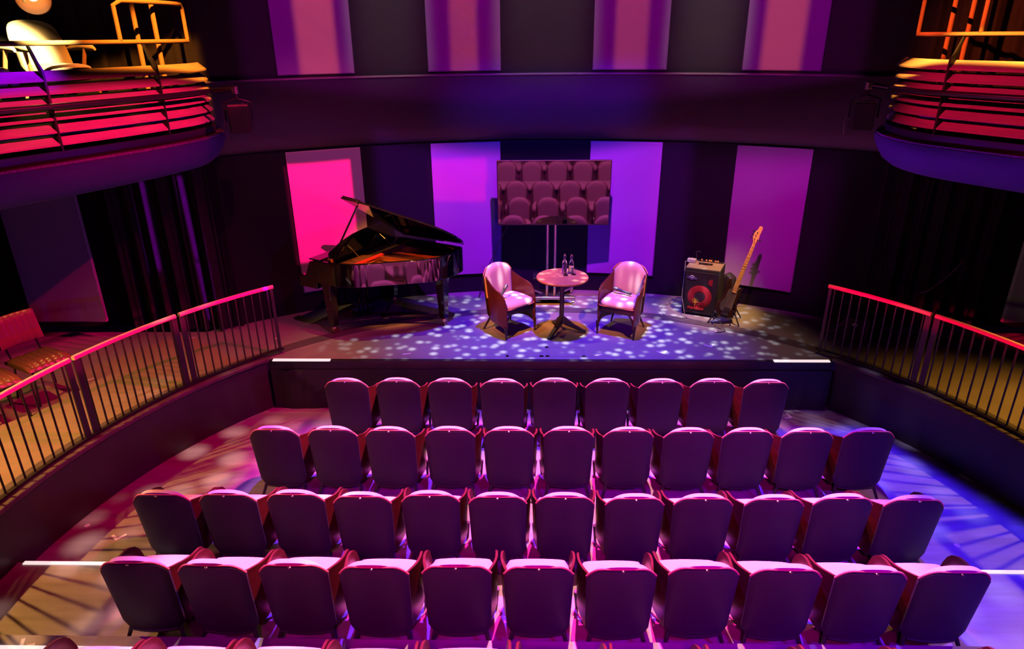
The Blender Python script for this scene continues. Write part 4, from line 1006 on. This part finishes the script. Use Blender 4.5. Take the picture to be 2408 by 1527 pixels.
spot('side_panel_right', (-2.2, 3.6, 2.0), (5.97, 7.74, 1.2), (1, .62, .50), 130, 14, .5, .1, quad=[(5.4, 7.74, .15), (6.5, 7.74, .15), (6.5, 7.74, 2.2), (5.4, 7.74, 2.2)], soft=.01)  # added fill for the right side wall panel, likewise in place of bounce
spot('side_blue', (4.2, 2.2, 2.1), (1.6, 4.6, .1), (.16, .0, 1), 330, 80, .8, .06)
spot('side_magenta', (-4.2, 2.2, 2.1), (-1.8, 4.6, .1), (.8, .0, .7), 110, 80, .8, .06)
for q in ([(-4.83, 8.0, 1.95), (-4.74, 8.0, 1.95), (-4.78, 8.0, .05), (-4.91, 8.0, .05)], [(-4.36, 8.0, 2.0), (-4.25, 8.0, 2.0), (-4.21, 8.0, .95), (-4.31, 8.0, .95)], [(-4.32, 8.0, .95), (-4.21, 8.0, .95), (-4.22, 8.0, .2), (-4.28, 8.0, .2)]):
    spot('curtain_streak', (.6, 4.6, 2.6), q[0], (.62, .0, 1), 5200, 20, .2, .02, quad=q, soft=.006)
# LIGHTS-END

# ------------------------------------------------------------------ world, camera, view
w = bpy.data.worlds.new('world'); bpy.context.scene.world = w; w.use_nodes = True
w.node_tree.nodes['Background'].inputs[0].default_value = (.45, .08, .6, 1); w.node_tree.nodes['Background'].inputs[1].default_value = .003
cam = bpy.data.cameras.new('camera'); co = bpy.data.objects.new('camera', cam); C.objects.link(co)
yaw, pit_, rol = R_(1.5), R_(22.96), R_(.54)
rt = V((math.cos(yaw), math.sin(yaw), 0)); hz = V((-math.sin(yaw), math.cos(yaw), 0))
fw = hz * math.cos(pit_) + V((0, 0, -math.sin(pit_))); up = rt.cross(fw)
r2 = rt * math.cos(rol) - up * math.sin(rol); u2 = up * math.cos(rol) + rt * math.sin(rol)
mw = Matrix((r2, u2, -fw)).transposed().to_4x4(); mw.translation = V((-.235, 0, 3.5)); co.matrix_world = mw
cam.sensor_fit = 'HORIZONTAL'; cam.sensor_width = 36; cam.lens = 36 * 1605 / 2408; cam.clip_start = .05
sc = bpy.context.scene; sc.camera = co
sc.view_settings.view_transform = 'Standard'; sc.view_settings.look = 'None'; sc.view_settings.gamma = 1; sc.view_settings.exposure = 0
sc.cycles.use_denoising = True; sc.cycles.max_bounces = 8; sc.cycles.diffuse_bounces = 0; sc.cycles.glossy_bounces = 4; sc.cycles.sample_clamp_indirect = 4
sc.cycles.caustics_reflective = False; sc.cycles.caustics_refractive = False
